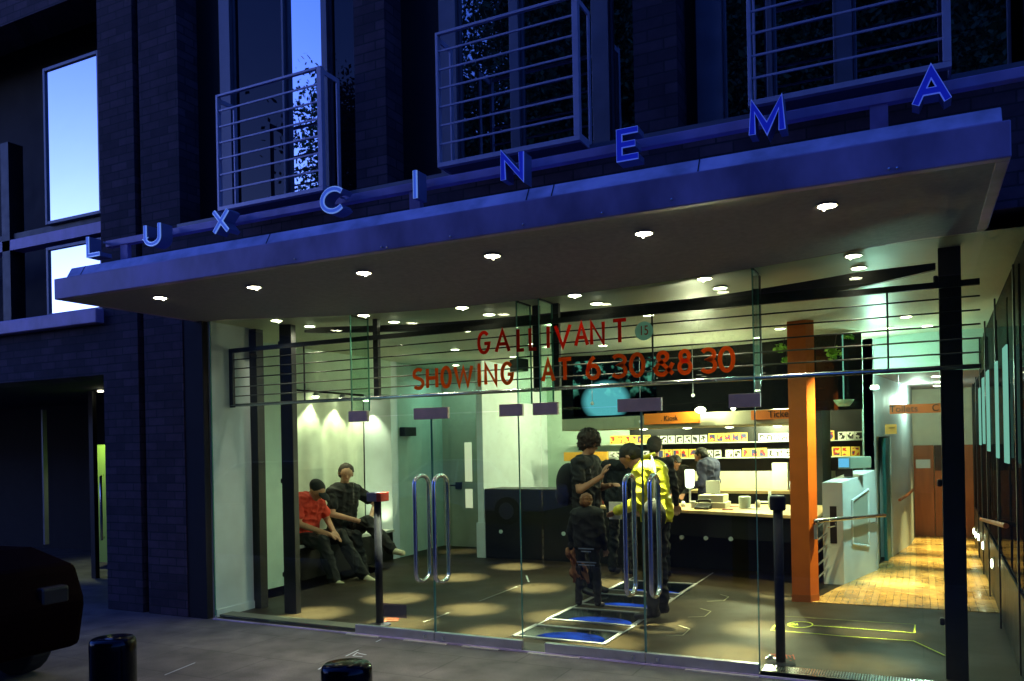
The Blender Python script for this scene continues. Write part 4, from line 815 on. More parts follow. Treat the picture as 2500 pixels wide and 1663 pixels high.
p = WY(1684, 1180, 10.9); item('paper_roll_lamp', 'tall glowing white cylinder behind the counter', 'lamp', [('shade', MB().lathe((p.x, p.y, .98), [(.04, 0), (.06, .03), (.065, .24), (.05, .25)], 20), M['glowwhite']), ('stem', MB().tube([(p.x, p.y, .77), (p.x, p.y, .98)], .015), M['alu'])], (p.x, p.y, .77))
x_ = WY(1820, 1225, 10.3).x; item('clear_jar', 'clear plastic jar on the counter right of the till', 'jar', [('jar', MB().lathe((x_, 10.25, z0), [(.07, 0), (.075, .14), (.06, .15)], 20), mat('milky_plastic', (.5, .58, .5), .2))], (x_, 10.2, z0))
for k, (u, v, w_, d_, m, lb) in enumerate(((1795, 1238, .18, .10, 'redplastic', 'red leaflets lying on the counter below the till'), (1775, 1246, .12, .08, 'redplastic', 'small red card at the counter edge'), (1840, 1244, .14, .08, 'paper', 'white paper at the counter edge'), (1870, 1228, .22, .12, 'paper', 'white papers heaped by the round headed post'), (1600, 1236, .14, .1, 'paper', 'white paper beside the person in yellow'))):
    p = WZ(u, v, z0); mb = MB(); mb.box(p.x-w_/2, p.x+w_/2, p.y, p.y+d_, z0, z0+.006+.004*k); o = mb.build('leaflets', M[m], None, origin=(p.x, p.y, z0)); tag(o, lb, 'leaflets')
p = WY(1960, 1165, 11.0); item('white_machine', 'rounded white machine right of the orange column', 'machine', [('body', MB().ball((p.x, 11.0, 1.02), (.17, .13, .16), 20, 12), M['white']), ('base', MB().box(p.x-.14, p.x+.14, 10.9, 11.1, .772, .9), M['white'])], (p.x, 11, .77))
p = WY(1895, 1150, 12.0); item('white_box', 'plain white box on the back counter by the column', 'box', [('box', MB().box(p.x-.05, p.x+.16, 11.95, 12.08, .90, 1.28), M['paper'])], (p.x, 12, .9))
p = WY(1440, 1190, 10.6); item('framed_notice', 'pale framed notice standing on the counter by the backpack wearer', 'notice', [('board', MB().box(p.x-.05, p.x+.35, 10.9, 10.93, .99, 1.22), M['cream']), ('print', MB().box(p.x+.08, p.x+.34, 10.893, 10.897, 1.03, 1.12), mat('dark_print', (.05, .05, .05), .6))], (p.x, 10.9, .98))
# ------------------------------------------------------------------ orange column
t = thing('orange_column', 'square orange column rising from floor to lobby ceiling', 'column', (-1.07, 8.56, 0))
MB().prism([(-1.155, 8.48), (-.985, 8.50), (-.918, 8.60), (-.96, 8.74), (-1.16, 8.74)], 0, 2.80).build('shaft', M['orange'], t); MB().prism([(-1.159, 8.476), (-.983, 8.496), (-.913, 8.60), (-.957, 8.744), (-1.164, 8.744)], 0, .07).build('plinth', mat('orange_plinth', (.5, .12, .01), .5), t)
MB().box(-.945, -.915, 8.52, 8.56, .62, .76).tube([(-.93, 8.54, .7), (-.91, 8.52, .80)], .012).build('bracket', M['alu'], t)
# low wall, rails, monitor
t = thing('low_wall', 'pale green low wall with a sunk panel beside the ramp', 'wall', (-.7, 10.2, 0))
h = lambda y: 1.12+(y-9.65)*.085
MB().prism([(-.975, 9.65), (-.765, 9.65), (-.49, 10.79), (-.70, 10.79)], 0, [h(9.65), h(9.65), h(10.8), h(10.8)]).build('body', M['white'], t)
def lw(y, z, off=.006): x = -.765+(y-9.65)*(.275/1.14)+off; return (x, y, z)
pm = MB(); fr_ = [(9.92, .42), (10.5, .33), (10.5, 1.0), (9.92, .90)]
vs = [lw(y, z, .003) for y, z in fr_]; pm.add(vs, [(0, 1, 2, 3)]); pm.build('sunk_panel', mat('panel_grey', (.40, .46, .42), .5), t)
fm = MB()
for (a, b) in zip(fr_, fr_[1:]+fr_[:1]): fm.tube([lw(*a, .008), lw(*b, .008)], .014, 6)
fm.build('panel_frame', M['white'], t)
MB().box(-.90, -.83, 9.645, 9.652, .45, .86).build('recess', M['dark'], t)
t = thing('stair_rail', 'four steel rails between the orange column and the low wall', 'railing', (-.95, 9.1, 0))
for k in range(5): z = .16+k*.13; MB().tube([(-.985, 8.70, z-.0), (-.93, 9.64, z+.02)], .010, 8).build('rail', M['chrome'], t)
t = thing('ramp_handrail', 'polished handrail running from the column to the corridor door', 'handrail', (-.7, 9.6, .75))
p = WY(1990, 1272, 8.5); q = WY(2160, 1258, 11.0)
MB().tube([(p.x, p.y, p.z), (q.x, q.y, q.z)], .022, 12).build('rail', M['chrome'], t, smooth=True)
for f_ in (.25, .85): c = Vector(p).lerp(q, f_); MB().tube([c, c+Vector((0, 0, -.07)), c+Vector((-.08, 0, -.09))], .008).build('bracket', M['chrome'], t)
t = thing('monitor', 'small boxy monitor with a blue screen on the low wall', 'monitor', WY(2070, 1140, 10.3)); a = WY(2048, 1141, 10.0); b = WY(2073, 1119, 10.0)
MB().prism([(a.x-.01, 10.02), (b.x+.012, 9.98), (b.x+.22, 10.25), (b.x+.10, 10.38), (a.x, 10.25)], a.z-.02, b.z+.015).build('case', mat('monitor_case', (.18, .24, .20), .5), t, bevel=.01)
MB().ext([(a.x, a.z), (b.x, a.z), (b.x, b.z), (a.x, b.z)], 9.966, 9.974).build('screen', M['screen'], t); MB().box(a.x+.05, b.x+.03, 10.02, 10.14, a.z-.11, a.z-.022).build('stand', M['black'], t)
# corridor bits
t = thing('teal_door', 'teal door leaf standing open off the corridor', 'door', (-.36, 12.0, 0))
MB().prism([(-.395, 11.66), (-.36, 12.07), (-.40, 12.075), (-.435, 11.665)], .01, 1.60).build('leaf', M['teal'], t)
def csign(name, label, u0, v0, u1, v1, y, m, txts, sz):
    a = WY(u0, v1, y); b = WY(u1, v0, y); b.z = WY(u0, v0, y).z; t = thing(name, label, 'sign', a); MB().box(a.x, b.x, y, y+.03, a.z, b.z).build('board', m, t)
    for s, uu in txts: c = WY(uu, (v0+v1)/2, y-.006); c.z = (a.z+b.z)/2; textmesh(s, sz, 'lettering', M['black'], t, c)
    for s_ in (.15, .85): x = a.x+(b.x-a.x)*s_; MB().tube([(x, y+.015, b.z), (x, y+.015, 2.38 if y > 10.95 else 2.7)], .004, 6).build('hanger', M['alu'], t)
csign('toilets_sign', 'orange Toilets sign hanging across the corridor', 2172, 989, 2330, 1011, 11.2, mat('rust_sign', (.60, .11, .015), .6), (('Toilets', 2206), ('C', 2284)), .115)
a = WX(2165, 1059, -.50); t = thing('wall_notice', 'small square orange wall sign above the teal door', 'sign', (-.43, 11.15, 1.7)); p = WY(2174, 1048, 11.1); MB().box(p.x-.06, p.x+.07, 11.08, 11.12, p.z-.06, p.z+.06).build('board', mat('ochre_sign', (.62, .28, .06), .5), t); MB().box(p.x-.02, p.x+.05, 11.076, 11.079, p.z+.01, p.z+.02).build('print', M['black'], t)
t = thing('corridor_doors', 'pair of red brown wooden doors at the end of the corridor', 'door', (.3, 14.85, 0))
for x0, x1 in ((-.09, .20), (.21, .50), (.51, .78)): MB().box(x0, x1, 14.83, 14.88, 0, 1.47).build('leaf', M['wooddoor'], t, bevel=.004)
MB().box(-.06, .15, 14.815, 14.829, 1.10, 1.24).build('notice', M['paper'], t); MB().box(.21, .50, 14.815, 14.829, 1.06, 1.47).build('dark_panel', mat('smoked_panel', (.05, .02, .012), .4), t)
t = thing('corridor_rail', 'short wooden handrail along the curved corridor wall', 'handrail', (-.2, 12.8, .8)); q = [WX(2186, 1240, -.30), WX(2205, 1236, -.20), WX(2226, 1226, -.10)]; MB().tube([(-.26, 12.5, .74), (-.18, 13.0, .77), (-.09, 13.7, .82)], .02, 10).build('rail', M['wooddoor'], t)
# right hand dark glazed wall with glowing strips imitating reflected streaks, and low spots
t = thing('glazed_side_wall', 'dark glazed wall along the right side of the corridor', 'glass wall', (.7, 10, 0))
def rx(y): return .585+(y-8.6)*.026 if y > 8.6 else .585
MB().prism([(rx(5.8), 5.8), (rx(15), 14.85), (rx(15)+.03, 14.85), (rx(5.8)+.03, 5.8)], 0, 2.78).build('glass', M['rglass'], t)
for k in range(6):
    y = 6.4+k*1.5; MB().box(rx(y)-.012, rx(y), y-.025, y+.025, 0, 2.74).build('mullion', M['dark'], t)
MB().prism([(rx(5.9)-.012, 5.9), (rx(14)-.012, 14), (rx(14), 14), (rx(5.9), 5.9)], .0, .55).build('plinth', M['black'], t)
for k, (y, dy, z0_, z1_) in enumerate(((6.95, .30, 1.40, 2.25), (7.72, .22, 1.42, 2.2), (8.72, .28, 1.46, 2.2), (9.75, .25, 1.52, 2.2), (10.8, .25, 1.5, 2.15))):
    o = MB().box(rx(y)-.022, rx(y)-.012, y-dy/2, y+dy/2, z0_, z1_).build('glow_strip', M['wallglow'], None, origin=(rx(y), y, z0_)); tag(o, 'tall pale glowing strip imitating a reflection on the dark right wall, %s from the street' % ORD[k], 'glow strip', 'glowing reflection strips on the side wall')
for k, (u, v) in enumerate(((2427, 1376), (2404, 1332), (2393, 1312), (2386, 1306), (2381, 1297))):
    p = WX(u, v, .60+.02*k); t = thing('low_spot', 'small bright low wall spot in the corridor, %s nearest' % ORD[k], 'lamp', p, 'low spots on the right wall'); mb = MB(); mb.ball((p.x-.02, p.y, p.z), (.008, .035, .042), 14, 10); mb.build('bulb', M['lampin'], t); MB().box(p.x-.012, p.x, p.y-.05, p.y+.05, p.z-.055, p.z+.055).build('plate', M['alu'], t)
t = thing('side_handrail', 'wooden handrail on the right corridor wall', 'handrail', (.6, 8.5, .9)); MB().tube([WX(2395, 1268, .60), WX(2456, 1284, .56)], .02, 10).build('rail', M['wooddoor'], t); 
for k, (x, y) in enumerate(((-.1, 9.3), (.1, 10.3), (.2, 11.8), (.25, 13.0), (.25, 14.0))):
    z = ceilz(x, y) if y < 10.8 else 2.379
    t = thing('corridor_downlight', 'round downlight over the wooden corridor floor, %s from the street' % ORD[k], 'downlight', (x, y, z), 'corridor downlights'); MB().lathe((x, y, z-.008), [(.05, .004), (.05, 0), (.02, -.006)], 20).build('lamp_face', M['lampin'], t); lampobj('SPOT', 'corridor_beam', t, (x, y, z-.04), (1300, 1300, 1300, 1300, 1100)[k], (1, .80, .32), .03, 34, 1)
lampobj('SPOT', 'low_wall_fill', bpy.data.objects['corridor_downlight'], (.10, 9.7, 2.70), 330, (.62, 1, .88), .03, 52, .8, aim=(-.62, 10.25, .55))  # added spot without a fitting, brightens the low wall
lampobj('POINT', 'corridor_fill', bpy.data.objects['corridor_downlight'], (-.02, 13.2, 2.15), 30, (.75, 1, .82), .05)  # added fill light without a fitting, brightens the curved corridor wall
t = thing('added_uplight', 'added cool white uplight high on the pale wall beside the corridor header', 'lamp', (-.45, 10.5, 2.2)); MB().box(-.52, -.42, 10.70, 10.79, 2.18, 2.22).build('body', M['alu'], t); MB().box(-.51, -.43, 10.705, 10.785, 2.222, 2.232).build('tube', M['lampin'], t)  # uplight added to throw cyan light on ceiling and corridor wall
lampobj('POINT', 'cool_fill', t, (-.35, 10.3, 2.35), 48, (.55, 1, .80), .05)
lampobj('SPOT', 'column_fill', bpy.data.objects['corridor_downlight'], (-.32, 8.66, 2.70), 900, (1, .85, .4), .03, 60, .9, aim=(-.99, 8.6, 1.1))  # added spot without a fitting, lights the column's right side
# ------------------------------------------------------------------ bollards
def bollard(p, label):
    t = thing('bollard', label, 'bollard', (p.x, p.y, 0), 'black bollards on the pavement')
    MB().lathe((p.x, p.y, 0), [(.093, 0), (.095, .02), (.088, .05), (.0875, .80), (.0875, .835), (.085, .848), (.078, .856), (.02, .860)], 48).build('shaft', M['bollard'], t, smooth=True)
    MB().lathe((p.x, p.y, .05), [(.092, 0), (.092, .02)], 40).build('collar', M['bollard'], t)
bollard(WZ(275, 1555, .86), 'black cylindrical bollard at the lower left, farther from the doors'); bollard(WZ(846, 1618, .86), 'glossy black bollard before the left glass doors')
# ------------------------------------------------------------------ cars
def car(cx, cy, face, paint, label, z0=0, hood=0):
    t = thing('parked_car', label, 'car', (cx, cy, z0)); s = face
    prof = [(-2.05, .30), (-2.08, .55), (-2.02, .80), (-1.25, .90), (-.75, 1.36), (-.45, 1.42), (.55, 1.42), (.85, 1.36), (1.45, .94), (1.95, .86), (2.08, .60), (2.06, .30)]
    low = [(-2.05, .28), (-2.08, .55), (-2.02, .80), (-1.25, .90), (1.45, .93), (1.95, .84), (2.10, .60), (2.06, .28)]
    mb = MB()
    def skin(pr, ws, m):
        n = len(pr); vs = []
        for (x, z), w_ in zip(pr, ws): vs.append((cx+s*x, cy-w_, z0+z))
        for (x, z), w_ in zip(pr, ws): vs.append((cx+s*x, cy+w_, z0+z))
        mb.add(vs, [(i, (i+1) % n, n+(i+1) % n, n+i) for i in range(n)]+[tuple(range(n))[::-1], tuple(range(n, 2*n))], m)
    skin(low, [.72, .78, .80, .80, .80, .76, .72, .70], 0)
    b = mb.build('body', paint, t, bevel=.05)
    mb = MB(); cab = [(-1.25, .90), (-.75, 1.36), (-.45, 1.42), (.55-hood, 1.42), (.85-hood, 1.36), (1.45-hood, .93)]; 
    skin(cab, [.74, .60, .58, .58, .60, .74], 0); mb.build('cabin', M['carglass'], t, bevel=.03)
    mb = MB(); ro = [(-.80, 1.352), (-.45, 1.435), (.55-hood, 1.435), (.90-hood, 1.35), (.55-hood, 1.40), (-.45, 1.40)]; skin(ro, [.60, .60, .60, .60, .58, .58], 0); mb.build('roof', paint, t)
    for sy in (-1, 1):
        for a, b_ in (((-1.27, .91), (-.78, 1.37)), ((1.47-hood, .94), (.88-hood, 1.36)), ((.05, .92), (.05, 1.41))):
            pil = MB(); pil.tube([(cx+s*a[0], cy+sy*.755, z0+a[1]), (cx+s*b_[0], cy+sy*.61, z0+b_[1])], .03, 6); pil.build('pillar', paint, t)
    for x in (-1.25, 1.30):
        for sy in (-1, 1):
            wv = MB(); n = 24; vs = [(cx+s*x+.30*math.cos(2*PI*i/n), z0+.30+.30*math.sin(2*PI*i/n)) for i in range(n)]; wv.ext(vs, cy+sy*.66, cy+sy*.82); wo = wv.build('wheel', M['rubber'], t, bevel=.02)
            wv = MB(); vs = [(cx+s*x+.18*math.cos(2*PI*i/n), z0+.30+.18*math.sin(2*PI*i/n)) for i in range(n)]; wv.ext(vs, cy+sy*.825, cy+sy*.815); wv.build('rim', M['alu'], wo)
    for sy in (-1, 1): MB().box(cx+s*2.0, cx+s*2.09, cy+sy*.5-.1, cy+sy*.5+.1, z0+.60, z0+.72).build('headlight', M['carglass'] if paint is not M['carred'] else M['dark'], t, bevel=.02)
    for x, sy in ((.9-hood, -1), (.9-hood, 1)): MB().box(cx+s*x-.05, cx+s*x+.05, cy+sy*.88-.05, cy+sy*.88+.05, z0+.92, z0+1.02).build('wing_mirror', paint, t, bevel=.02)
car(-7.25, 3.02, 1, M['carred'], 'dark red car nosing in at the far left in front of the passage', hood=.55)
car(-9.3, -5.2, -1, M['carsilver'], 'silver car parked across the street, seen as a reflection behind the left doors', -.12)
car(-15.2, -5.2, -1, M['carsilver'], 'silver car parked across the street, reflected beside the black post', -.12)
# ------------------------------------------------------------------ trees and houses across the street (they show in the upper panes)
def tree(x, y, zc, r, h, n, label, seed):
    rg = np.random.default_rng(seed); t = thing('street_tree', label, 'tree', (x, y, -.12), 'street trees across the road'); tr = MB()
    tr.tube([(x, y, -.12), (x+.1, y, zc*.45), (x-.1, y+.1, zc)], .28, 10, r1=.12)
    cl = []
    for k in range(46):
        d = rg.normal(0, 1, 3); d /= np.linalg.norm(d); rr = .15+.8*rg.random(); c = Vector((x+d[0]*r*rr, y+d[1]*r*rr, zc+d[2]*h*rr)); cl.append(c)
        st = Vector((x, y, zc*.5+rg.random()*zc*.4)); tr.tube([st, st.lerp(c, .6)+Vector((0, 0, .3)), c], .07, 5, r1=.02)
    tr.build('trunk', M['bark'], t); lf = MB(); vs = []; fs = []
    idx = rg.integers(0, len(cl), n); off = rg.normal(0, 1, (n, 3))*np.array([r, r, h])*.125; u = rg.normal(0, 1, (n, 3)); u /= np.linalg.norm(u, axis=1)[:, None]; v = np.cross(u, rg.normal(0, 1, (n, 3))); v /= np.linalg.norm(v, axis=1)[:, None]
    c = np.array([tuple(q) for q in cl])[idx]+off; nh = n//3; dv = rg.normal(0, 1, (nh, 3)); dv /= np.linalg.norm(dv, axis=1)[:, None]; c[:nh] = np.array([x, y, zc])+dv*np.array([r, r, h])*(rg.random((nh, 1))**.4)*(.92+.12*np.sin(dv[:, :1]*9)*np.cos(dv[:, 2:]*7)); sz = (.045+.05*rg.random(n))[:, None]
    P = np.stack([c-u*sz, c+v*sz*.6, c+u*sz, c-v*sz*.6], 1).reshape(-1, 3); me = bpy.data.meshes.new('crown'); me.vertices.add(4*n); me.vertices.foreach_set('co', (P-np.array([x, y, -.12])).astype(np.float32).ravel()); me.loops.add(4*n); me.loops.foreach_set('vertex_index', np.arange(4*n, dtype=np.int32)); me.polygons.add(n); me.polygons.foreach_set('loop_start', np.arange(0, 4*n, 4, dtype=np.int32)); me.update(calc_edges=True); me.materials.append(M['leaf']); co = bpy.data.objects.new('crown', me); COL.objects.link(co); co.parent = t
tree(-12.6, -8.5, 7.6, 4.2, 5.6, 150000, 'leafy plane tree across the road, leftmost', 3)
tree(-8.0, -8.8, 10.5, 4.2, 8.4, 150000, 'leafy plane tree across the road, second from left', 4)
tree(-3.0, -9.0, 11.0, 4.0, 8.6, 150000, 'leafy plane tree across the road, third from left', 5)
tree(1.6, -9.0, 10.5, 4.0, 8.2, 150000, 'leafy plane tree across the road, fourth from left', 6)
tree(6.4, -9.0, 9.5, 3.8, 7.4, 90000, 'leafy plane tree across the road, rightmost', 8)
hs = thing('terrace_house', 'dark terraced house across the street behind the trees', 'house', (-6, -18, 0))
MB().box(-18, 16, -24, -17, -.12, 9.5).build('wall', M['far'], hs); 
for i in range(10):
    for j in range(3): MB().box(-17+i*3.3, -15.8+i*3.3, -17.0, -16.95, 1+j*2.9, 2.9+j*2.9).build('window', M['farwin'], hs)
MB().box(-18.2, 16.2, -24.2, -16.8, 9.5, 9.8).build('roof', M['far'], hs)
hs = thing('low_building', 'low dark building farther down the street on the far side', 'building', (-34, -18, 0)); MB().box(-60, -19, -24, -17, -.12, 7.4).build('wall', M['far'], hs); MB().box(-60.2, -18.9, -24.2, -16.8, 7.4, 7.6).build('roof', M['far'], hs)
# ------------------------------------------------------------------ people
def human(name_label, base, heading, J, mats, hair=None, extras=None, s=1.0, bulk=1.0, group=None, shoes='shoeblk', fem=False):
    """J: joints in a local frame (x forward, y left, z up); the body is one voxel-fused skin coloured by region."""
    ca, sa = math.cos(heading), math.sin(heading); bx, by, bz = base
    def T(p): p = Vector(p)*s; return Vector((bx+ca*p.x-sa*p.y, by+sa*p.x+ca*p.y, bz+p.z))
    def D(d): d = Vector(d); return Vector((ca*d.x-sa*d.y, sa*d.x+ca*d.y, d.z)).normalized()
    caps = []
    def cap(a, b, ra, rb, k): caps.append((T(a), T(b), ra*s, rb*s, k))
    V = lambda k: Vector(J[k])
    pel, ch, nk, hd = V('pel'), V('chest'), V('neck'), V('head'); fd = Vector(J.get('face', (1, 0, 0))).normalized(); up = (hd-nk).normalized()
    sw = (V('lsh')-V('rsh')).normalized()
    TOP, LEG, SK, SL = 0, 1, 2, 3
    # torso from stacked side-by-side capsules
    hw = sw; hipw = (V('lhip')-V('rhip')).normalized()
    mid = pel.lerp(ch, .5)
    for sg in (-1, 1):
        cap(pel+hipw*sg*.075, mid+sw*sg*.07, .105*bulk, .105*bulk, TOP); cap(mid+sw*sg*.07, ch+sw*sg*.085, .105*bulk, .115*bulk, TOP); cap(pel+hipw*sg*.07, pel+hipw*sg*.075+Vector((0, 0, -.04)), .11, .11, LEG)
    cap(mid, ch, .115*bulk, .12*bulk, TOP); cap(V('lsh'), V('rsh'), .07*bulk, .07*bulk, TOP); cap(ch+up*.03, nk, .075, .055, TOP); cap(nk-up*.04, hd-up*.05, .052, .052, SK)
    # head: skull, face, jaw, nose, ears, eyes
    side = up.cross(fd).normalized(); fd2 = side.cross(up).normalized()
    cap(hd-fd2*.025+up*.03, hd+fd2*.02+up*.025, .082, .078, SK); cap(hd+fd2*.03, hd+fd2*.045-up*.06, .062, .042, SK); cap(hd+fd2*.085+up*.01, hd+fd2*.104-up*.018, .008, .013, SK)
    cap(hd+fd2*.075-up*.05+side*.015, hd+fd2*.075-up*.05-side*.015, .009, .009, 5)
    for sg in (-1, 1):
        cap(hd+side*sg*.078+up*.015, hd+side*sg*.084-up*.02-fd2*.005, .014, .011, SK); cap(hd+fd2*.084+side*sg*.03+up*.018, hd+fd2*.086+side*sg*.03+up*.018, .009, .009, 4)
    for q in ('l', 'r'):
        S_, E_, W_ = V(q+'sh'), V(q+'el'), V(q+'wr')
        slv = mats.get('sleeve', 'long')
        if slv == 'long': cap(S_, E_, .058*bulk, .047*bulk, TOP); cap(E_, W_, .046*bulk, .036*bulk, TOP)
        else:
            m_ = S_.lerp(E_, .62); cap(S_, m_, .062*bulk, .060*bulk, TOP); cap(m_, E_, .044, .038, SK); cap(E_, W_, .038, .027, SK)
        dd = (W_-E_).normalized(); hdv = Vector(J.get(q+'hand', dd)).normalized(); nrm = Vector(J.get(q+'palm', (0, 0, -1))); sd = hdv.cross(nrm); sd = sd.normalized() if sd.length > .1 else side; nrm = sd.cross(hdv).normalized()
        if slv == 'long': cap(W_-dd*.02, W_+hdv*.01, .03, .027, SK)
        for o_ in (-.024, 0, .024): cap(W_+hdv*.02+sd*o_*.6, W_+hdv*.085+sd*o_, .017, .014, SK)
        for o_, l_ in ((-.033, .055), (-.011, .068), (.011, .072), (.033, .063)):
            k0 = W_+hdv*.092+sd*o_; k1 = k0+hdv*l_*.5+nrm*l_*.12; k2 = k1+hdv*l_*.35+nrm*l_*.40; cap(k0, k1, .0095, .009, SK); cap(k1, k2, .009, .0078, SK)
        th = W_+hdv*.035+sd*(-.03); cap(th, th-sd*.025+hdv*.03+nrm*.01, .012, .0105, SK); cap(th-sd*.025+hdv*.03+nrm*.01, th-sd*.028+hdv*.062+nrm*.022, .0105, .009, SK)
        Hh, Kn, An, To = V(q+'hip'), V(q+'kn'), V(q+'an'), V(q+'toe')
        lb = J.get('lb', 1.0); cap(Hh, Kn, .088*lb, .066*lb, LEG); cap(Kn, Kn.lerp(An, .35), .064*lb, .064*lb, LEG); cap(Kn.lerp(An, .35), An, .064*lb, .056*lb, LEG)
        fdir = (To-An); fdir.z = 0 if abs(J.get('flat', 1)) else fdir.z
        cap(An+(To-An)*-.15+Vector((0, 0, -.02)), To+Vector((0, 0, 0)), .040, .033, SL)
    mb = MB()
    for a, b, ra, rb, k in caps:
        d = b-a; mb.ball(a, ra, 14, 9); mb.ball(b, rb, 14, 9)
        if d.length > 1e-4: mb.tube([a, b], ra*.999, 14, r1=rb*.999)
    t = thing('person', name_label, 'person', (bx, by, bz), group)
    off = Vector((bx, by, bz)); me = bpy.data.meshes.new('tmp'); me.from_pydata([tuple(Vector(v)-off) for v in mb.v], [], mb.f); me.update()
    bm = bmesh.new(); bm.from_mesh(me); bmesh.ops.recalc_face_normals(bm, faces=bm.faces); bm.to_mesh(me); bm.free()
    o = bpy.data.objects.new('tmp', me); COL.objects.link(o); r = o.modifiers.new('r', 'REMESH'); r.mode = 'VOXEL'; r.voxel_size = .0085; sm = o.modifiers.new('s', 'SMOOTH'); sm.factor = .5; sm.iterations = 3
    dg = bpy.context.evaluated_depsgraph_get(); m2 = bpy.data.meshes.new_from_object(o.evaluated_get(dg)); bpy.data.objects.remove(o)
    body = bpy.data.objects.new('body', m2); COL.objects.link(body); body.parent = t
    m2.materials.clear()
    for k in ('top', 'leg', 'skin', 'shoe', 'eye', 'lip'): m2.materials.append(M[mats.get(k, {'eye': 'eye', 'shoe': shoes, 'lip': 'skin', 'leg': 'cjean', 'skin': 'skin2', 'top': 'cblk'}[k])])
    from mathutils import noise
    nv = len(m2.vertices); co = np.zeros(nv*3); m2.vertices.foreach_get('co', co); co = co.reshape(-1, 3); nr = np.zeros(nv*3); m2.vertices.foreach_get('normal', nr); nr = nr.reshape(-1, 3)
    cloth_d = np.full(nv, 9.); skin_d = np.full(nv, 9.); cw_ = co+np.array(off)
    for a, b, ra, rb, k in caps:
        a_, b_ = np.array(a), np.array(b); d = b_-a_; L2 = max(1e-9, d@d); tt = np.clip(((cw_-a_)@d)/L2, 0, 1); dist = np.linalg.norm(cw_-(a_+tt[:, None]*d), axis=1)-(ra+(rb-ra)*tt)
        if k in (0, 1): cloth_d = np.minimum(cloth_d, dist)
        else: skin_d = np.minimum(skin_d, dist)
    fac = np.clip((skin_d-cloth_d)/.02, 0, 1)
    fold = np.array([abs(noise.noise(Vector((q[0]*7, q[1]*7, q[2]*13+q[0]*6))))-.22 if f_ > 0 else 0 for q, f_ in zip(cw_, fac)])
    co -= nr*(fold*fac*.036*s)[:, None]; m2.vertices.foreach_set('co', co.ravel()); m2.update()
    n = len(m2.polygons); cc = np.zeros(n*3); m2.polygons.foreach_get('center', cc); cc = cc.reshape(-1, 3)+np.array(off); best = np.full(n, 9.); lab = np.zeros(n, int)
    for a, b, ra, rb, k in caps:
        a_, b_ = np.array(a), np.array(b); d = b_-a_; L2 = max(1e-9, d@d); tt = np.clip(((cc-a_)@d)/L2, 0, 1); dist = np.linalg.norm(cc-(a_+tt[:, None]*d), axis=1)-(ra+(rb-ra)*tt)
        w_ = dist < best; best[w_] = dist[w_]; lab[w_] = k
    m2.polygons.foreach_set('material_index', lab.astype(np.int32)); m2.polygons.foreach_set('use_smooth', np.ones(n, bool)); m2.update()
    if hair:
        hm, kind = hair; hb = MB(); R_ = Matrix((D(fd2), D(side), D(up))).transposed(); c0 = T(hd-fd2*.022+up*.042)
        if kind == 'short': hb.ball(c0, (.100*s, .094*s, .085*s), 26, 18, R=R_); hb.ball(T(hd-fd2*.045-up*.005), (.075*s, .090*s, .078*s), 20, 14, R=R_); rr = .006
        elif kind == 'bushy': hb.ball(c0+D(up)*.01, (.125*s, .115*s, .105*s), 44, 30, R=R_); hb.ball(T(hd-fd2*.06-up*.03), (.075*s, .085*s, .07*s), 20, 14, R=R_); rr = .016
        elif kind == 'long': hb.ball(c0, (.105*s, .098*s, .088*s), 26, 18, R=R_); hb.ball(T(hd-fd2*.06-up*.05), (.06*s, .08*s, .09*s), 20, 14, R=R_); rr = .009
        elif kind == 'bald': hb.ball(T(hd-fd2*.045+up*.005), (.078*s, .089*s, .065*s), 26, 18, R=R_); rr = .004
        elif kind == 'cap': hb.ball(c0+D(up)*.004, (.102*s, .09*s, .072*s), 26, 18, R=R_); hb.ball(T(hd+fd2*.125+up*.045), (.080*s, .065*s, .012*s), 20, 8, R=R_); rr = .0
        if rr:
            hv = np.array(hb.v); hv += rng.normal(0, rr*.6, hv.shape); hb.v = [tuple(q) for q in hv]
        hb.build('cap' if kind == 'cap' else 'hair', M[hm], t, smooth=True)
    if extras: extras(t, T, D)
    return t
def standing(h_=1.0, **kw):
    J = dict(pel=(0, 0, .96), chest=(0, 0, 1.36), neck=(0, 0, 1.46), head=(.02, 0, 1.60), face=(1, 0, -.1), lsh=(0, .17, 1.40), rsh=(0, -.17, 1.40), lel=(-.02, .24, 1.13), rel=(-.02, -.24, 1.13), lwr=(.08, .24, .90), rwr=(.08, -.24, .90),
             lhip=(0, .09, .92), rhip=(0, -.09, .92), lkn=(.03, .10, .50), rkn=(.03, -.10, .50), lan=(-.02, .11, .09), ran=(-.02, -.11, .09), ltoe=(.14, .13, .035), rtoe=(.14, -.13, .035)); J.update(kw); return J
def seated(**kw):
    J = dict(pel=(0, 0, .54), chest=(.10, 0, .92), neck=(.13, 0, 1.01), head=(.19, 0, 1.12), face=(1, 0, -.4), lsh=(.10, .16, .94), rsh=(.10, -.16, .94), lel=(.18, .22, .70), rel=(.18, -.22, .70), lwr=(.38, .12, .62), rwr=(.38, -.12, .62),
             lhip=(.02, .09, .50), rhip=(.02, -.09, .50), lkn=(.44, .11, .52), rkn=(.44, -.11, .52), lan=(.60, .11, .10), ran=(.60, -.11, .10), ltoe=(.76, .12, .035), rtoe=(.76, -.12, .035)); J.update(kw); return J
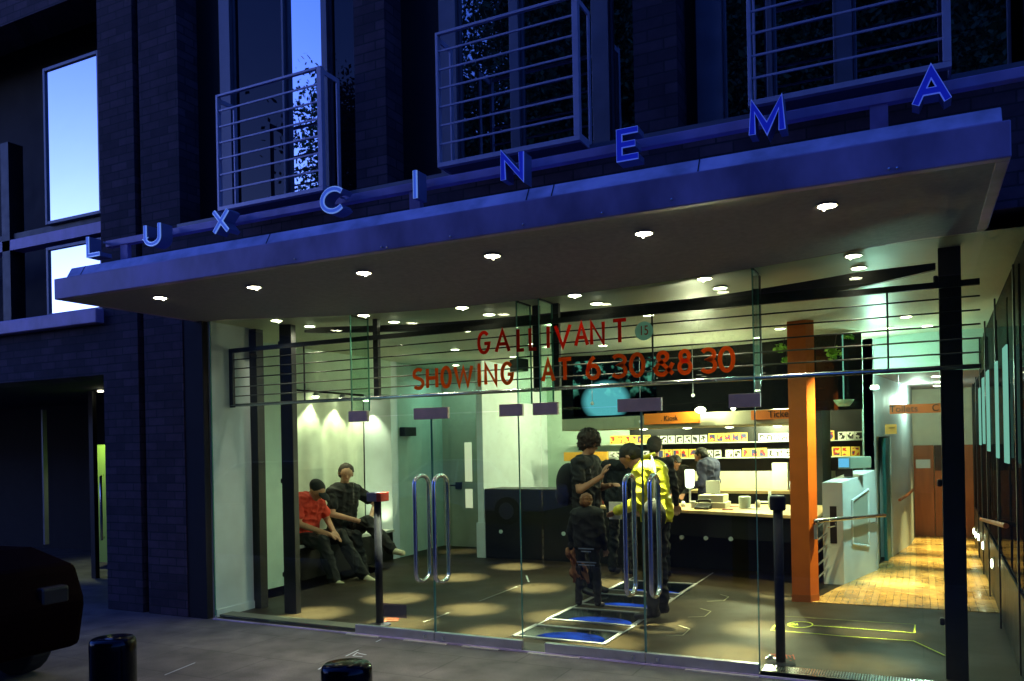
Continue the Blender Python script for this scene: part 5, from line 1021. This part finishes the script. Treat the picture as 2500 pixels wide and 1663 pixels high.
# seated pair on the bench, facing into the lobby
human('seated person in a red T-shirt and dark cap leaning forward', (-6.98, 8.06, -.08), -.12, seated(lb=1.2, head=(.24, 0, 1.06), face=(1, 0, -.75), neck=(.16, 0, .98), lwr=(.46, .04, .60), rwr=(.48, -.05, .58), lkn=(.46, .15, .54), rkn=(.46, -.13, .50), lan=(.78, .15, .13), ran=(.62, -.12, .09), ltoe=(.93, .18, .05), rtoe=(.79, -.12, .035)),
      dict(top='cred', leg='cjean', skin='skin', sleeve='short'), ('cblk', 'cap'), shoes='shoe', s=1.10, bulk=1.12)
human('seated person in a dark T-shirt with crossed legs and elbows out', (-6.98, 8.84, -.09), -.30, seated(lb=1.2, chest=(.06, 0, 1.00), neck=(.07, 0, 1.10), head=(.11, 0, 1.23), face=(1, -.45, -.05), lsh=(.06, .18, 1.02), rsh=(.07, -.17, 1.02), lel=(.16, .40, .84), rel=(.16, -.24, .76), lwr=(.36, .16, .68), rwr=(.40, -.02, .67),
      lhand=(.6, -.7, -.1), rhand=(.7, .6, -.1), lkn=(.48, .04, .66), rkn=(.44, -.12, .50), lan=(.84, .10, .36), ran=(.56, -.10, .10), ltoe=(1.00, .14, .32), rtoe=(.72, -.10, .035)),
      dict(top='cblk', leg='cjean', skin='skin2', sleeve='short'), ('hairbrn', 'short'), shoes='shoe', s=1.10, bulk=1.12)
# standing with a backpack
def bpk(t, T, D):
    mb = MB(); mb.ball(T((-.22, 0, 1.18)), (.13, .15, .22), 22, 16, R=Matrix((D((1, 0, 0)), D((0, 1, 0)), D((0, 0, 1)))).transposed()); mb.ball(T((-.26, 0, 1.06)), (.11, .13, .13), 18, 12); mb.build('backpack', M['cblk'], t, smooth=True)
    st = MB()
    for sg in (-1, 1): st.tube([T((-.14, sg*.10, 1.38)), T((.02, sg*.11, 1.48)), T((.11, sg*.12, 1.32)), T((.06, sg*.14, 1.10)), T((-.12, sg*.13, 1.02))], .016, 6)
    st.build('strap', M['black'], t, smooth=True)
human('standing person in dark clothes with a black backpack and bushy hair', (-3.18, 8.15, 0), -.15, standing(head=(.05, 0, 1.60), face=(1, -.1, -.35), rel=(.06, -.25, 1.12), rwr=(.24, -.10, 1.26), rhand=(.3, .3, .9), lel=(.04, .24, 1.12), lwr=(.24, .10, 1.16)),
      dict(top='cblk', leg='cjean', skin='skin', sleeve='short'), ('hairbrn', 'bushy'), bpk, s=1.0, bulk=1.12)
# child with a brown jacket in hand
def cloth(t, T, D):
    mb = MB(); vs = []; n = 9; m = 11
    for j in range(m):
        for i in range(n):
            q = T((-.02+.05*math.sin(i*1.9+j), .16+.24*i/(n-1)*(.6+.5*j/(m-1))-.02*j, .86-.46*j/(m-1)-.04*math.sin(i*1.3))); vs.append(q)
    mb.add(vs, [(j*n+i, j*n+i+1, (j+1)*n+i+1, (j+1)*n+i) for j in range(m-1) for i in range(n-1)]); o = mb.build('carried_jacket', M['cbrown'], t, smooth=True); so = o.modifiers.new('s', 'SOLIDIFY'); so.thickness = .03
    pr = MB()
    for k, (z, w_) in enumerate(((.90, .16), (.86, .10), (.70, .20), (.66, .17))): pr.box(*(lambda a: (a.x-w_/2, a.x+w_/2, a.y-.006, a.y, a.z-.006, a.z+.006))(T((-.155 if z > .8 else -.150, -.03, z))))
    pr.build('back_print', mat('faded_print', (.12, .14, .22), .8), t)
human('small child with ginger hair seen from behind, carrying a brown jacket', (-2.92, 7.48, 0), 1.62, standing(head=(.02, 0, 1.58), face=(1, -.35, -.3), lel=(.0, .26, 1.14), lwr=(.02, .26, .90), lkn=(.02, .13, .5), rkn=(.02, -.13, .5), lan=(-.02, .15, .09), ran=(-.02, -.15, .09), lhip=(0, .10, .92), rhip=(0, -.10, .92), ltoe=(.14, .18, .035), rtoe=(.14, -.18, .035)),
      dict(top='cblk', leg='cjean', skin='skin2', sleeve='long'), ('hairred', 'short'), cloth, s=.655, bulk=1.35)
# yellow jacket
def yj(t, T, D):
    mb = MB(); mb.tube([T((-.02, .02, 1.52)), T((.10, .0, 1.49)), T((.18, -.02, 1.36))], .02, 8); mb.build('collar', M['cyel'], t, smooth=True)
    mb = MB(); mb.ball(T((-.12, .30, .98)), (.11, .07, .15), 18, 12); mb.build('shoulder_bag', M['cblk'], t, smooth=True); MB().tube([T((-.12, .28, 1.10)), T((-.10, .20, 1.35)), T((0, .05, 1.50)), T((.12, -.1, 1.36))], .015, 6).build('bag_strap', M['black'], t)
    a = T((.40, .02, .98)); MB().box(a.x-.05, a.x+.07, a.y-.01, a.y+.01, a.z-.07, a.z+.09).build('leaflet', M['paper'], t)
human('standing person in a bright yellow jacket bending over a leaflet', (-2.16, 7.22, 0), PI-.12, standing(pel=(-.02, 0, .96), chest=(.04, 0, 1.33), neck=(.13, 0, 1.42), head=(.23, 0, 1.49), face=(1, .15, -1.1), lsh=(.03, .19, 1.36), rsh=(.03, -.19, 1.36), lel=(.06, .27, 1.08), rel=(.06, -.26, 1.08), lwr=(.32, .12, 1.00), rwr=(.32, -.10, 1.00), lkn=(.02, .09, .5), rkn=(.0, -.10, .5)),
      dict(top='cyel', leg='cjean', skin='skin', sleeve='long'), ('hairblk', 'short'), yj, s=.985, bulk=1.2, shoes='shoeblk')
# at and behind the counter
human('dark haired customer in a black coat at the counter, behind the yellow jacket', (-2.83, 9.5, 0), 1.7, standing(), dict(top='cblk', leg='cjean', skin='skin2'), ('hairblk', 'short'), s=.97)
human('customer in black stooping at the counter left of the yellow jacket', (-3.27, 9.45, 0), 1.3, standing(chest=(.08, 0, 1.30), neck=(.14, 0, 1.38), head=(.2, 0, 1.46), face=(1, 0, -.9)), dict(top='cblk', leg='cjean', skin='skin2'), ('hairblk', 'short'), s=.95, bulk=1.15)
human('person behind the counter with a round dark bob, looking down', (-3.08, 11.3, 0), -1.2, standing(head=(.10, 0, 1.50), face=(1, .1, -.7), neck=(.05, 0, 1.42), lwr=(.3, .1, 1.02), rwr=(.3, -.1, 1.02)), dict(top='cblk', leg='cjean', skin='skin'), ('hairblk', 'long'), s=.87)
human('person behind the counter in a navy top, turned to the left', (-2.62, 11.35, 0), 2.9, standing(head=(.12, 0, 1.52), face=(1, .4, -.5), neck=(.06, 0, 1.42), lwr=(.3, .1, 1.05), rwr=(.3, -.1, 1.05)), dict(top='cnavy', leg='cjean', skin='skin'), ('hairblk', 'short'), s=.92, bulk=1.2)
